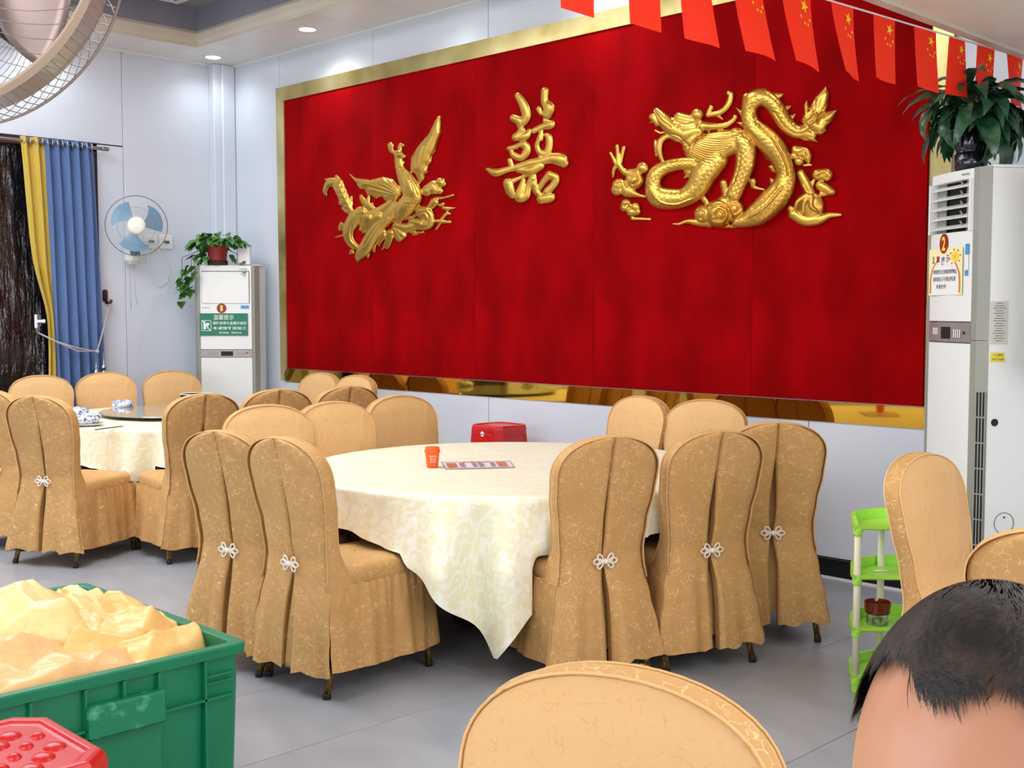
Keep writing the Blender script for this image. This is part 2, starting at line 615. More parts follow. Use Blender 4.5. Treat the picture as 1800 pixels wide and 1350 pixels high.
# floor: screed plus tiles
fl = struct('floor', MB().box(((LW + RW) / 2, (BW + FWY) / 2, -0.03), (RW - LW + .4, BW - FWY + .4, 0.04)), M['grout'])
tile_me = {}
GX0, GXS, GY0, GYS = -3.817, 0.605, 3.176, 1.25
kx0 = math.floor((LW - GX0) / GXS)
kx1 = math.ceil((RW - GX0) / GXS)
ky0 = math.floor((FWY - GY0) / GYS)
ky1 = math.ceil((BW - GY0) / GYS)
for i in range(kx0, kx1):
    for j in range(ky0, ky1):
        x0, x1 = max(GX0 + i * GXS, LW), min(GX0 + (i + 1) * GXS, RW)
        y0, y1 = max(GY0 + j * GYS, FWY), min(GY0 + (j + 1) * GYS, BW)
        if x1 - x0 < 0.02 or y1 - y0 < 0.02:
            continue
        key = (round(x1 - x0, 3), round(y1 - y0, 3))
        if key not in tile_me:
            w, h = key
            w -= 0.003
            h -= 0.003
            mb = MB().box((0, 0, -0.005), (w, h, 0.01), bev=0.001)
            o = mb.build('tile', M['tile'], fl)
            tile_me[key] = o.data
        else:
            o = bpy.data.objects.new('tile', tile_me[key])
            COL.objects.link(o)
            o.parent = fl
        o.location = ((x0 + x1) / 2, (y0 + y1) / 2, 0)


def wall_panels(parent, rects, axis, face, th=0.02, name='wall_panel', mat_=None):
    """rects (a0,a1,z0,z1); axis 'x': wall along X with face at y; axis 'y': along Y with face at x"""
    for (a0, a1, z0, z1) in rects:
        g = 0.005
        if axis == 'x':
            c, d = ((a0 + a1) / 2, face + th / 2, (z0 + z1) / 2), (a1 - a0 - g, th, z1 - z0 - g)
        else:
            c, d = (face - th / 2, (a0 + a1) / 2, (z0 + z1) / 2), (th, a1 - a0 - g, z1 - z0 - g)
        MB().box((0, 0, 0), d, bev=0.002).build(name, mat_ or M['wall'], parent, loc=c)


H = 3.6
wb = struct('wall_back', MB().box(((LW + RW) / 2, BW + 0.07, 2.0), (RW - LW + .3, 0.1, 4.1)), M['seam'])
xs = [LW, -8.504, -7.236, -5.96, -4.69, -3.42, -2.15, -0.88, 0.39, RW]
wall_panels(wb, [(xs[i], xs[i + 1], 0.11, H) for i in range(len(xs) - 1)], 'x', BW)
bb = struct('baseboard_back', MB().box(((LW + RW) / 2, BW - 0.006, 0.06), (RW - LW, 0.014, 0.10), bev=0.003), M['base'])
struct('trim_1', MB().box(((LW + RW) / 2, BW - 0.012, 0.006), (RW - LW, 0.024, 0.012)), M['white'])
# left wall with door opening (Y 2.4 .. 4.46, up to 2.81)
wl = struct('wall_left', MB().box((LW - 0.07, 4.46 + (BW - 4.46) / 2 + .0, 2.0), (0.1, BW - 4.46 + .05, 4.1)).box((LW - 0.07, (2.2 + FWY) / 2, 2.0), (0.1, 2.2 - FWY, 4.1)).box((LW - 0.07, 3.33, 3.45), (0.1, 2.26, 1.22)), M['seam'])
wall_panels(wl, [(4.46, 4.69, 0.11, 2.81), (4.69, BW, 0.11, H), (3.2, 4.69, 2.815, H), (2.2, 3.2, 2.815, H), (1.0, 2.2, 0.11, H), (-0.2, 1.0, 0.11, H), (-1.4, -0.2, 0.11, H), (FWY, -1.4, 0.11, H)], 'y', LW)
struct('baseboard_left', MB().box((LW + 0.006, (4.46 + BW) / 2, 0.06), (0.014, BW - 4.46, 0.10)).box((LW + 0.006, (2.2 + FWY) / 2, 0.06), (0.014, 2.2 - FWY, 0.10)), M['base'])
wr = struct('wall_right', MB().box((RW + 0.07, (BW + FWY) / 2, 1.8), (0.1, BW - FWY, 3.8)), M['wall'])
wf = struct('wall_front', MB().box(((LW + RW) / 2, FWY - 0.07, 1.8), (RW - LW, 0.1, 3.8)), M['wall'])
# corner pipe boxing
struct('trim_2', MB().box((LW + 0.045, 5.595, 1.8), (0.09, 0.2, 3.6), bev=0.006).box((LW + 0.1, 5.63, 1.8), (0.03, 0.13, 3.6), bev=0.01), M['wall'])
# door with plastic film
dr = struct('door_1', MB().box((LW - 0.05, 2.23, 1.4), (0.1, 0.06, 2.81)).box((LW - 0.05, 4.43, 1.4), (0.1, 0.06, 2.81)).box((LW - 0.05, 3.33, 2.78), (0.1, 2.26, 0.06)).box((LW - 0.06, 3.33, 1.4), (0.05, 0.07, 2.78)), M['brown'])


def film_fn(i, j):
    y = 2.26 + i / 60 * 2.14
    z = 0.02 + j / 70 * 2.74
    n = noise.noise(Vector((y * 5, z * 1.6, 3.1))) * 0.02 + noise.noise(Vector((y * 17, z * 6, 8.1))) * 0.008
    return (LW - 0.03 + n, y, z)


MB().grid(61, 71, film_fn).build('door_film', M['film'], dr, smooth=True)
MB().box((LW - 0.12, 3.33, 1.4), (0.02, 2.2, 2.8)).build('door_leaf', M['black'], dr)
struct('fill_frame_2', MB().box((RW - .01, 2.0, 2.33), (.03, 3.2, .06)).box((RW - .01, 2.0, .87), (.03, 3.2, .06)).box((RW - .01, .45, 1.6), (.03, .06, 1.4)).box((RW - .01, 3.55, 1.6), (.03, .06, 1.4)), M['white'])  # unseen frame added round the right-hand fill, no real opening
fill_fr = struct('fill_frame_1', MB().box((-3.0, FWY + .01, 2.4), (6.2, .03, .06)).box((-3.0, FWY + .01, .8), (6.2, .03, .06)).box((-6.1, FWY + .01, 1.6), (.06, .03, 1.6)).box((.1, FWY + .01, 1.6), (.06, .03, 1.6)), M['white'])  # unseen frame added round the fill behind the camera
# ceiling: soffit ring, tray, low soffit at right
TX0, TY1 = -8.748, 5.077
BX = -2.22           # low soffit edge
TX1, TY0 = -3.1, -1.6
rc = [(LW, TX0, FWY, BW), (TX0, BX + .1, TY1, BW), (TX0, BX + .1, FWY, TY0), (TX1, BX + .1, TY0, TY1)]
ce = MB()
for (a, b_, c, d) in rc:
    ce.box(((a + b_) / 2, (c + d) / 2, CZ + 0.09), (b_ - a + .0, d - c, 0.12))
ceil = struct('ceiling', ce, M['seam'])


def cpanel(x0, x1, y0, y1, mat_=None, z=CZ):
    g = 0.004
    MB().box((0, 0, 0), (x1 - x0 - g, y1 - y0 - g, 0.03), bev=0.001).build('ceiling_panel', mat_ or M['ceil'], ceil, loc=((x0 + x1) / 2, (y0 + y1) / 2, z + 0.015))


cx = [TX0, -8.504, -7.87, -7.236, -6.6, -5.96, -5.32, -4.69, -4.05, -3.42, -2.78, BX + .08]
for i in range(len(cx) - 1):
    cpanel(cx[i], cx[i + 1], TY1, BW)
    cpanel(cx[i], cx[i + 1], FWY, TY0)
cy = [FWY, -1.4, -0.2, 1.0, 2.2, 3.2, 3.95, 4.69, TY1, BW]
for i in range(len(cy) - 1):
    cpanel(LW, TX0, cy[i], cy[i + 1])
    if TY0 <= cy[i] + .3 and cy[i + 1] <= TY1 + .01:
        cpanel(TX1, BX + .08, max(cy[i], TY0), cy[i + 1])


def ring_band(off0, z0, off1, z1):
    """closed band round the tray"""
    a = [(TX0 + off0, TY0 + off0), (TX1 - off0, TY0 + off0), (TX1 - off0, TY1 - off0), (TX0 + off0, TY1 - off0)]
    b_ = [(TX0 + off1, TY0 + off1), (TX1 - off1, TY0 + off1), (TX1 - off1, TY1 - off1), (TX0 + off1, TY1 - off1)]
    return [(p[0], p[1], z0) for p in a], [(p[0], p[1], z1) for p in b_]


mb = MB()
steps = [(0.0, CZ - 0.004), (0.0, CZ + 0.02), (0.012, CZ + 0.05), (0.02, CZ + 0.10), (0.006, CZ + 0.125)]
for k in range(len(steps) - 1):
    A, B = ring_band(steps[k][0], steps[k][1], steps[k + 1][0], steps[k + 1][1])
    for q in range(4):
        q2 = (q + 1) % 4
        mb.add([A[q], A[q2], B[q2], B[q]], [(0, 1, 2, 3)])
struct('trim_3', mb, M['cove'])
A, B = ring_band(0.006, CZ + 0.12, 0.006, CZ + 0.32)
mb = MB()
for q in range(4):
    q2 = (q + 1) % 4
    mb.add([A[q], A[q2], B[q2], B[q]], [(0, 1, 2, 3)])
struct('trim_4', mb, M['trayw'])
struct('ceiling_tray', MB().box(((TX0 + TX1) / 2, (TY0 + TY1) / 2, CZ + 0.34), (TX1 - TX0 + .2, TY1 - TY0 + .2, 0.04)), M['trayc'])
# low soffit
sz = 2.6
mb = MB().box(((BX + RW) / 2, (BW + FWY) / 2, (sz + CZ + .1) / 2), (RW - BX, BW - FWY, CZ + .1 - sz))
lowc = struct('ceiling_low', mb, M['soffit'])
struct('trim_5', MB().box((BX - 0.012, (BW + FWY) / 2, sz + 0.02), (0.024, BW - FWY, 0.04), bev=0.006).box((BX + 0.03, (BW + FWY) / 2, sz - 0.006), (0.04, BW - FWY, 0.012)), M['cove'])
struct('trim_6', MB().box(((LW + BX) / 2, BW - 0.01, CZ - 0.008), (BX - LW, 0.02, 0.016)).box((LW + 0.01, (BW + FWY) / 2, CZ - 0.008), (0.02, BW - FWY, 0.016)), M['white'])

# ceiling vent in the tray
v = thing('ceiling_vent', 'square louvred air vent with white frame in the raised grey ceiling', 'vent', (-8.42, 4.62, CZ + 0.318))
fr = MB()
for sx, sy, dx, dy in ((0, .22, .5, .05), (0, -.22, .5, .05), (.22, 0, .05, .39), (-.22, 0, .05, .39)):
    fr.box((sx, sy, -0.014), (dx, dy, 0.026), bev=0.004)
fr.build('frame', M['white'], v)
MB().box((0, 0, -0.004), (.39, .39, 0.004)).build('backing', M['dark'], v)
for k in range(7):
    mb = MB().add([(-.195, -.02, -.004), (.195, -.02, -.004), (.195, .02, -.026), (-.195, .02, -.026)], [(0, 1, 2, 3)])
    mb.build('slat', M['acgrey'], v, loc=(0, -.17 + k * .056, 0), solid=0.003)
# downlights
names = ['small round downlight directly above the white corner column', 'round downlight in the white soffit, nearer the red panel', 'round downlight along the ceiling edge above the gold frame', 'round downlight above the double happiness character', 'round downlight above the gold dragon', 'round downlight seen through the big fan cage', 'round downlight over the dark curtained door']
for k, (dx, dy) in enumerate(DOWN):
    t = thing('downlight', names[k], 'downlight', (dx, dy, CZ), group='recessed ceiling downlights')
    MB().lathe([(0.058, -0.001), (0.075, -0.003), (0.083, -0.006), (0.083, 0.0)], 32, caps=False).build('rim', M['white'], t, smooth=True)
    MB().lathe([(0.001, -0.0025), (0.06, -0.0025)], 32, caps=False).build('diffuser', M['emit'], t)

# ================================================================== RED PANEL AND RELIEFS
PX0, PX1, PZ0, PZ1 = -8.36, -2.745, 0.968, 3.19
pan = thing('velvet_panel', 'large red velvet feature panel with brushed gold frame on the back wall', 'panel', ((PX0 + PX1) / 2, BW, 0))
cxm = (PX0 + PX1) / 2
vx = [PX0, -7.21, -6.05, -4.95, -3.765, PX1]
for i in range(5):
    w = vx[i + 1] - vx[i] - 0.002
    h = PZ1 - PZ0

    def fn(a, b_, w=w, h=h, i=i):
        u, t = a / 16, b_ / 12
        x, z = (u - .5) * w, (t - .5) * h
        ed = min(u, 1 - u) * w
        ez = min(t, 1 - t) * h
        y = -0.045 - 0.003 * (1 - math.exp(-ed / 0.01)) * (1 - math.exp(-ez / .01))
        y -= 0.0025 * noise.noise(Vector((x * 2 + i * 9, z * 2, 0)))
        return (x, y, z)
    mb = MB().grid(17, 13, fn)
    mb.box((0, -0.022, 0), (w, 0.044, h))
    mb.build('velvet_sheet', M['velvet'], pan, smooth=False, loc=((vx[i] + vx[i + 1]) / 2 - cxm, 0, (PZ0 + PZ1) / 2))
fw_ = 0.115
mb = MB()
o1 = [(PX0 - fw_, PZ1 + fw_), (PX1 + fw_, PZ1 + fw_)]


def bar(pts, y0, y1):
    vs = [(p[0] - cxm, y0, p[1]) for p in pts] + [(p[0] - cxm, y1, p[1]) for p in pts]
    n = len(pts)
    return vs, [tuple(range(n)), tuple(reversed(range(n, 2 * n)))] + [(i, (i + 1) % n, n + (i + 1) % n, n + i) for i in range(n)]


for pts in ([(PX0 - fw_, PZ1 + fw_), (PX1 + fw_, PZ1 + fw_), (PX1, PZ1), (PX0, PZ1)],):
    v_, f_ = bar(pts, -0.055, -0.001)
    MB().add(v_, f_).build('frame_rail', M['goldframe'], pan)
v_, f_ = bar([(PX0 - fw_, PZ1 + fw_ - .002), (PX0 - .001, PZ1), (PX0 - .001, 0.97), (PX0 - fw_ * .8, 0.86), (PX0 - fw_ * .8, 0.9)], -0.055, -0.001)
MB().add(v_, f_).build('frame_stile', M['goldframe'], pan)
v_, f_ = bar([(PX1 + fw_, PZ1 + fw_ - .002), (PX1 + .001, PZ1), (PX1 + .001, 0.86), (PX1 + fw_, 0.86)], -0.03, -0.001)
MB().add(v_, f_).build('frame_stile', M['goldframe'], pan)
for i, (a, b_) in enumerate([(PX0 - fw_ * .8, -6.45), (-6.448, -4.3), (-4.298, PX1)]):
    MB().box(((a + b_) / 2 - cxm, -0.004, 0.905), (b_ - a - .001, 0.008, 0.11)).build('mirror_strip', M['goldmirror'], pan)
    if i == 0:
        pan.children[-1] if False else None


def relief(name, label, cat, crop, x_rng, y_rng, step, strokes, polys, ridges, holes, Yw, scalefield=None, material=None, matn='gold', hk=0.9, smooth_it=1):
    """sculpted relief: domed strokes (crop px) merged into one height field, then placed on the wall"""
    ox, oy, sc = crop
    nx = int((x_rng[1] - x_rng[0]) / step) + 1
    ny = int((y_rng[1] - y_rng[0]) / step) + 1
    xs_ = x_rng[0] + np.arange(nx) * step
    ys_ = y_rng[0] + np.arange(ny) * step
    Hh = np.full((ny, nx), -1.0)
    mpp = 6.3 / FOC / sc     # metres per crop px
    parts_ = []
    for s in strokes:
        pts = s['p'] if isinstance(s, dict) else s
        k = s.get('k', 1.0) if isinstance(s, dict) else 1.0
        bz = s.get('b', 0.0) if isinstance(s, dict) else 0.0
        sca = s.get('s', 0.0) if isinstance(s, dict) else 0.0
        # smooth path by Catmull-Rom
        P = np.array([p if len(p) == 3 else (p[0], p[1], 20) for p in pts], float)
        if len(P) > 2:
            Q = np.vstack([2 * P[0] - P[1], P, 2 * P[-1] - P[-2]])
            out = []
            for i in range(1, len(Q) - 2):
                for t in (0, .25, .5, .75):
                    a, b_, c, d = Q[i - 1], Q[i], Q[i + 1], Q[i + 2]
                    out.append(.5 * ((2 * b_) + (-a + c) * t + (2 * a - 5 * b_ + 4 * c - d) * t * t + (-a + 3 * b_ - 3 * c + d) * t ** 3))
            out.append(P[-1])
            P = np.array(out)
        P[:, 2] = np.maximum(P[:, 2], 4)
        if len(P) == 1:
            P = np.vstack([P, P + [0.5, 0, 0]])
        arc = 0.0
        for i in range(len(P) - 1):
            a, b_ = P[i], P[i + 1]
            rm = max(a[2], b_[2]) + 2
            i0 = max(0, int((min(a[0], b_[0]) - rm - x_rng[0]) / step)); i1 = min(nx, int((max(a[0], b_[0]) + rm - x_rng[0]) / step) + 2)
            j0 = max(0, int((min(a[1], b_[1]) - rm - y_rng[0]) / step)); j1 = min(ny, int((max(a[1], b_[1]) + rm - y_rng[0]) / step) + 2)
            if i1 <= i0 or j1 <= j0:
                continue
            XX, YY = np.meshgrid(xs_[i0:i1], ys_[j0:j1])
            d = b_[:2] - a[:2]
            ln = math.hypot(*d) + 1e-6
            t = np.clip(((XX - a[0]) * d[0] + (YY - a[1]) * d[1]) / ln ** 2, 0, 1)
            r = a[2] + (b_[2] - a[2]) * t
            dx_, dy_ = XX - (a[0] + d[0] * t), YY - (a[1] + d[1] * t)
            u = np.hypot(dx_, dy_) / r
            side = (dx_ * d[1] - dy_ * d[0]) / ln / r
            h = np.where(u < 1, np.sqrt(np.clip(1 - u * u, 0, 1)) * r * mpp * hk * k + bz * mpp, -1)
            if sca:
                ph = (arc + ln * t)
                sc_ = np.abs(np.sin(ph * PI / (sca * 2) + 0 * side)) * np.abs(np.cos(side * PI * 1.6)) ** .5
                sc2 = np.abs(np.sin((ph + sca) * PI / (sca * 2))) * np.abs(np.sin(side * PI * 1.6)) ** .5
                h = np.where(u < 1, h + (np.maximum(sc_, sc2) - .5) * sca * mpp * .28 * (1 - u * u), h)
            sub = Hh[j0:j1, i0:i1]
            Hh[j0:j1, i0:i1] = np.maximum(sub, h)
            arc += ln
    XX, YY = np.meshgrid(xs_, ys_)
    for pl in polys:
        pts, hgt = np.array(pl['p'], float), pl['h']
        mn_, mx_ = pts.min(0) - 2, pts.max(0) + 2
        i0, i1 = max(0, int((mn_[0] - x_rng[0]) / step)), min(nx, int((mx_[0] - x_rng[0]) / step) + 2)
        j0, j1 = max(0, int((mn_[1] - y_rng[0]) / step)), min(ny, int((mx_[1] - y_rng[0]) / step) + 2)
        X2, Y2 = XX[j0:j1, i0:i1], YY[j0:j1, i0:i1]
        ins = np.zeros(X2.shape, bool)
        dist = np.full(X2.shape, 1e9)
        n = len(pts)
        for i in range(n):
            a, b_ = pts[i], pts[(i + 1) % n]
            cond = ((a[1] > Y2) != (b_[1] > Y2))
            xi = (b_[0] - a[0]) * (Y2 - a[1]) / (b_[1] - a[1] + 1e-9) + a[0]
            ins ^= cond & (X2 < xi)
            d = b_ - a
            t = np.clip(((X2 - a[0]) * d[0] + (Y2 - a[1]) * d[1]) / (d @ d + 1e-9), 0, 1)
            dist = np.minimum(dist, np.hypot(X2 - a[0] - d[0] * t, Y2 - a[1] - d[1] * t))
        h = hgt * mpp * (1 - np.exp(-dist / (hgt * .45)))
        if 'g' in pl:      # grooves running along direction (gx,gy) fanned from a point
            gx, gy, per, amp = pl['g']
            ang = np.arctan2(Y2 - gy, X2 - gx)
            h = h + amp * mpp * (np.abs(np.sin(ang * per)) - .5) * (1 - np.exp(-dist / 8))
        if 'l' in pl:
            dx_, dy_, per, amp = pl['l']
            h = h + amp * mpp * (np.abs(np.sin((X2 * dx_ + Y2 * dy_) * PI / per)) - .5) * (1 - np.exp(-dist / 8))
        sub = Hh[j0:j1, i0:i1]
        Hh[j0:j1, i0:i1] = np.where(ins, np.maximum(sub, h), sub)
    for rd in ridges:      # raised or sunk lines over existing mass
        P, r, amp = np.array(rd[0], float), rd[1], rd[2]
        if len(P) > 2:
            Q = np.vstack([2 * P[0] - P[1], P, 2 * P[-1] - P[-2]])
            out = []
            for i in range(1, len(Q) - 2):
                for t in (0, .33, .66):
                    a, b_, c, d = Q[i - 1], Q[i], Q[i + 1], Q[i + 2]
                    out.append(.5 * ((2 * b_) + (-a + c) * t + (2 * a - 5 * b_ + 4 * c - d) * t * t + (-a + 3 * b_ - 3 * c + d) * t ** 3))
            out.append(P[-1])
            P = np.array(out)
        mnx, mxx, mny, mxy = P[:, 0].min() - 3 * r, P[:, 0].max() + 3 * r, P[:, 1].min() - 3 * r, P[:, 1].max() + 3 * r
        i0, i1 = max(0, int((mnx - x_rng[0]) / step)), min(nx, int((mxx - x_rng[0]) / step) + 2)
        j0, j1 = max(0, int((mny - y_rng[0]) / step)), min(ny, int((mxy - y_rng[0]) / step) + 2)
        X2, Y2 = XX[j0:j1, i0:i1], YY[j0:j1, i0:i1]
        dm = np.full(X2.shape, 1e9)
        for i in range(len(P) - 1):
            a, d = P[i], P[i + 1] - P[i]
            t = np.clip(((X2 - a[0]) * d[0] + (Y2 - a[1]) * d[1]) / (d @ d + 1e-9), 0, 1)
            dm = np.minimum(dm, np.hypot(X2 - a[0] - d[0] * t, Y2 - a[1] - d[1] * t))
        sub = Hh[j0:j1, i0:i1]
        Hh[j0:j1, i0:i1] = np.where(sub > 0, sub + amp * mpp * np.exp(-(dm / r) ** 2), sub)
    for (hx, hy, ha, hb) in holes:
        Hh = np.where(((XX - hx) / ha) ** 2 + ((YY - hy) / hb) ** 2 < 1, -1, Hh)
    mask = Hh > 0
    for _ in range(smooth_it):
        Z_ = np.where(mask, Hh, 0)
        W = mask.astype(float)
        A = sum(np.roll(np.roll(Z_, a, 0), b_, 1) for a in (-1, 0, 1) for b_ in (-1, 0, 1))
        B = sum(np.roll(np.roll(W, a, 0), b_, 1) for a in (-1, 0, 1) for b_ in (-1, 0, 1))
        Hh = np.where(mask, .5 * Hh + .5 * A / np.maximum(B, 1), Hh)
    # vertices: front surface at masked grid nodes
    base = 0.006
    idx = -np.ones((ny, nx), int)
    idx[mask] = np.arange(mask.sum())
    px_ = ox + XX[mask] / sc
    py_ = oy + YY[mask] / sc
    rr = FW[None, :] + RT[None, :] * ((px_ - 900) / FOC)[:, None] - UP[None, :] * ((py_ - 675) / FOC)[:, None]
    hh = Hh[mask] + base
    Yp = Yw - hh
    Pf = CAMP[None, :] + rr * (Yp / rr[:, 1])[:, None]
    Pb = CAMP[None, :] + rr * ((Yw - base) / rr[:, 1])[:, None]
    Pb[:, 1] = Yw
    a = mask[:-1, :-1] & mask[1:, :-1] & mask[:-1, 1:] & mask[1:, 1:]
    jj, ii = np.nonzero(a)
    F = np.stack([idx[jj, ii], idx[jj + 1, ii], idx[jj + 1, ii + 1], idx[jj, ii + 1]], 1)
    nf = len(Pf)
    # boundary edges
    edges = {}
    E1 = np.vstack([F[:, [0, 1]], F[:, [1, 2]], F[:, [2, 3]], F[:, [3, 0]]])
    key = np.sort(E1, 1)
    kk = key[:, 0].astype(np.int64) * nf + key[:, 1]
    u_, inv, cnt = np.unique(kk, return_inverse=True, return_counts=True)
    bd = E1[cnt[inv] == 1]
    bv = np.unique(bd)
    bi = -np.ones(nf, int)
    bi[bv] = nf + np.arange(len(bv))
    side = np.stack([bd[:, 1], bd[:, 0], bi[bd[:, 0]], bi[bd[:, 1]]], 1)
    used = np.unique(F)
    verts = np.vstack([Pf, Pb[bv]])
    org = Vector(((verts[:, 0].min() + verts[:, 0].max()) / 2, Yw, (verts[:, 2].min() + verts[:, 2].max()) / 2))
    verts = verts - np.array(org)[None, :]
    allf = np.vstack([F, side])
    keep = np.unique(allf)
    remap = -np.ones(len(verts), int)
    remap[keep] = np.arange(len(keep))
    verts = verts[keep]
    allf = remap[allf]
    me = bpy.data.meshes.new(name)
    me.vertices.add(len(verts))
    me.vertices.foreach_set('co', verts.ravel())
    me.loops.add(allf.size)
    me.loops.foreach_set('vertex_index', allf.ravel())
    me.polygons.add(len(allf))
    me.polygons.foreach_set('loop_start', np.arange(0, allf.size, 4))
    me.polygons.foreach_set('use_smooth', np.ones(len(allf), bool))
    me.update(calc_edges=True)
    me.materials.append(M[matn])
    o = bpy.data.objects.new(name, me)
    COL.objects.link(o)
    o.location = org
    return tag(o, label, cat)


YV = BW - 0.047
# ---- double happiness
hp = [
    [(412, 165, 36), (450, 220, 46), (482, 290, 52), (500, 370, 52), (470, 430, 50)],
    [(365, 395, 40), (430, 430, 50), (440, 475, 40)], [(450, 520, 42), (430, 560, 40), (390, 595, 45)], [(400, 595, 42), (490, 580, 48), (530, 525, 22)],
    [(322, 712, 28), (400, 690, 30), (480, 668, 42), (505, 735, 44), (450, 800, 42), (375, 785, 36), (345, 740, 26)],
    [(330, 835, 30), (348, 895, 30)],
    [(690, 118, 42), (690, 230, 44), (735, 290, 62), (715, 365, 48)], [(628, 300, 30), (650, 345, 28), (700, 350, 36)],
    [(690, 400, 22), (700, 440, 30), (748, 462, 52)], [(572, 530, 32), (660, 490, 36), (745, 465, 50)],
    [(655, 530, 24), (640, 610, 36), (612, 680, 30), (640, 750, 36), (705, 765, 42), (735, 690, 40), (735, 600, 38), (700, 570, 24)],
    [(650, 800, 36), (660, 770, 30)],
    [(98, 925, 20), (185, 962, 44), (300, 930, 34), (400, 905, 36), (520, 868, 44), (640, 845, 48), (750, 815, 56), (850, 825, 72), (888, 862, 50)],
    [(420, 930, 34), (540, 940, 52), (640, 890, 50)], [(310, 1070, 54), (332, 1145, 52), (355, 1205, 26)], [(330, 1060, 40), (420, 1020, 22), (540, 970, 24)],
    [(470, 1040, 26), (445, 1140, 46), (430, 1215, 56), (490, 1200, 50), (520, 1110, 38), (560, 1020, 42)],
    [(580, 1080, 40), (600, 1150, 36), (640, 1190, 36)],
    [(740, 985, 46), (800, 1012, 44), (785, 1080, 42), (710, 1160, 42)], [(735, 985, 44), (672, 1060, 34), (630, 1130, 28)],
    [(655, 1235, 52), (740, 1220, 54), (755, 1205, 38)], [(580, 990, 26), (590, 1060, 26)]]
relief('double_happiness_character', 'gold raised double happiness character on the red panel, between phoenix and dragon', 'wall ornament', (840, 140, 5.872), (60, 960), (60, 1300), 5.0,
       hp, [], [], [(432, 735, 20, 36), (655, 672, 20, 38)], YV, hk=.75, smooth_it=2)

# ---- phoenix
cl = lambda *a: [list(a)]
ps = [
    [(660, 385, 27), (665, 425, 20), (700, 448, 18)], [(755, 385, 16), (735, 385, 18), (732, 430, 20)], [(725, 460, 42), (745, 470, 28), (775, 470, 8)], [(755, 520, 18)],
    [(718, 470, 32), (735, 570, 40), (785, 660, 66), (825, 740, 80), (835, 800, 76)], {'p': [(835, 800, 74), (770, 880, 76), (730, 950, 46)], 's': 16},
    {'p': [(700, 870, 44), (630, 960, 52), (550, 1040, 58), (500, 1130, 60), (460, 1200, 56), (410, 1260, 36), (400, 1300, 10)]},
    {'p': [(425, 915, 52), (370, 970, 58), (330, 1040, 50), (325, 1110, 42), (360, 1170, 34), (410, 1195, 22)]},
    {'p': [(350, 930, 26), (305, 830, 44), (262, 740, 46), (220, 680, 40), (165, 690, 30), (140, 745, 20), (150, 780, 8)]},
    [(140, 655, 8), (190, 655, 18)], [(230, 630, 14), (270, 680, 16), (300, 720, 6)],
    [(350, 790, 10), (340, 850, 24)], [(275, 880, 10), (310, 900, 24)], [(250, 790, 8), (270, 840, 24)],
    [(540, 930, 22), (470, 860, 28), (430, 800, 20), (425, 772, 6)], [(485, 790, 12), (480, 850, 26), (530, 900, 26)], [(515, 840, 8), (525, 880, 12)],
    [(470, 960, 60), (440, 1050, 34)], [(520, 930, 40), (600, 880, 30), (700, 800, 20)], [(555, 950, 50), (470, 1010, 50)],
    [(655, 1080, 34), (630, 1150, 22), (590, 1215, 6)], [(600, 1100, 30), (570, 1160, 10)], [(660, 1110, 26), (640, 1190, 12), (620, 1200, 6)], [(590, 1070, 36), (560, 1150, 16), (570, 1180, 6)],
    [(480, 1240, 24), (480, 1275, 8)], [(350, 1230, 24), (335, 1240, 8)], [(520, 1180, 30), (530, 1230, 8)],
    [(870, 860, 20), (905, 900, 24)], [(900, 910, 50), (950, 930, 52), (960, 1000, 46), (900, 1010, 50), (830, 990, 34)],
    [(990, 980, 14), (1060, 988, 14), (1130, 992, 13)], [(1050, 985, 14), (1095, 930, 14), (1125, 925, 12)], [(1060, 985, 12), (1040, 1020, 10), (1020, 1048, 10)], [(1095, 935, 10), (1110, 900, 10)],
    [(685, 985, 12), (800, 960, 12), (870, 930, 16)], [(945, 745, 46), (1000, 700, 40)], [(1000, 730, 48), (1050, 745, 28)], [(1050, 680, 42)], [(1070, 660, 20), (1078, 690, 22)],
    [(1005, 835, 38), (970, 875, 28)], [(1010, 805, 14), (1075, 800, 11), (1155, 778, 9)], [(1050, 860, 16), (1075, 848, 14)], [(1075, 880, 14), (1110, 885, 14), (1165, 880, 8)],
    [(790, 1060, 16), (850, 1075, 12), (925, 1072, 7)], [(700, 1020, 30), (780, 1040, 40), (850, 1020, 40)], [(270, 1010, 20), (260, 1045, 20)], [(225, 1112, 7), (285, 1095, 10)], [(840, 1090, 10), (870, 1090, 8)]]
pp = [
    {'p': [(1035, 145), (1057, 150), (1060, 290), (1030, 370), (1012, 440), (990, 470), (985, 520), (960, 550), (955, 600), (932, 620), (925, 660), (890, 698), (850, 610), (812, 600), (818, 480), (880, 380), (960, 290), (1005, 195)], 'h': 46, 'g': (830, 760, 26, 9)},
    {'p': [(312, 590), (380, 640), (500, 655), (600, 630), (680, 650), (750, 725), (740, 780), (690, 845), (660, 815), (620, 830), (590, 795), (545, 812), (510, 785), (470, 775), (455, 740), (410, 730), (385, 685)], 'h': 46, 'g': (790, 800, 22, 9)},
    {'p': [(670, 1010), (790, 1060), (790, 1110), (735, 1155), (700, 1140), (660, 1050)], 'h': 34, 'g': (660, 1000, 10, 8)}]
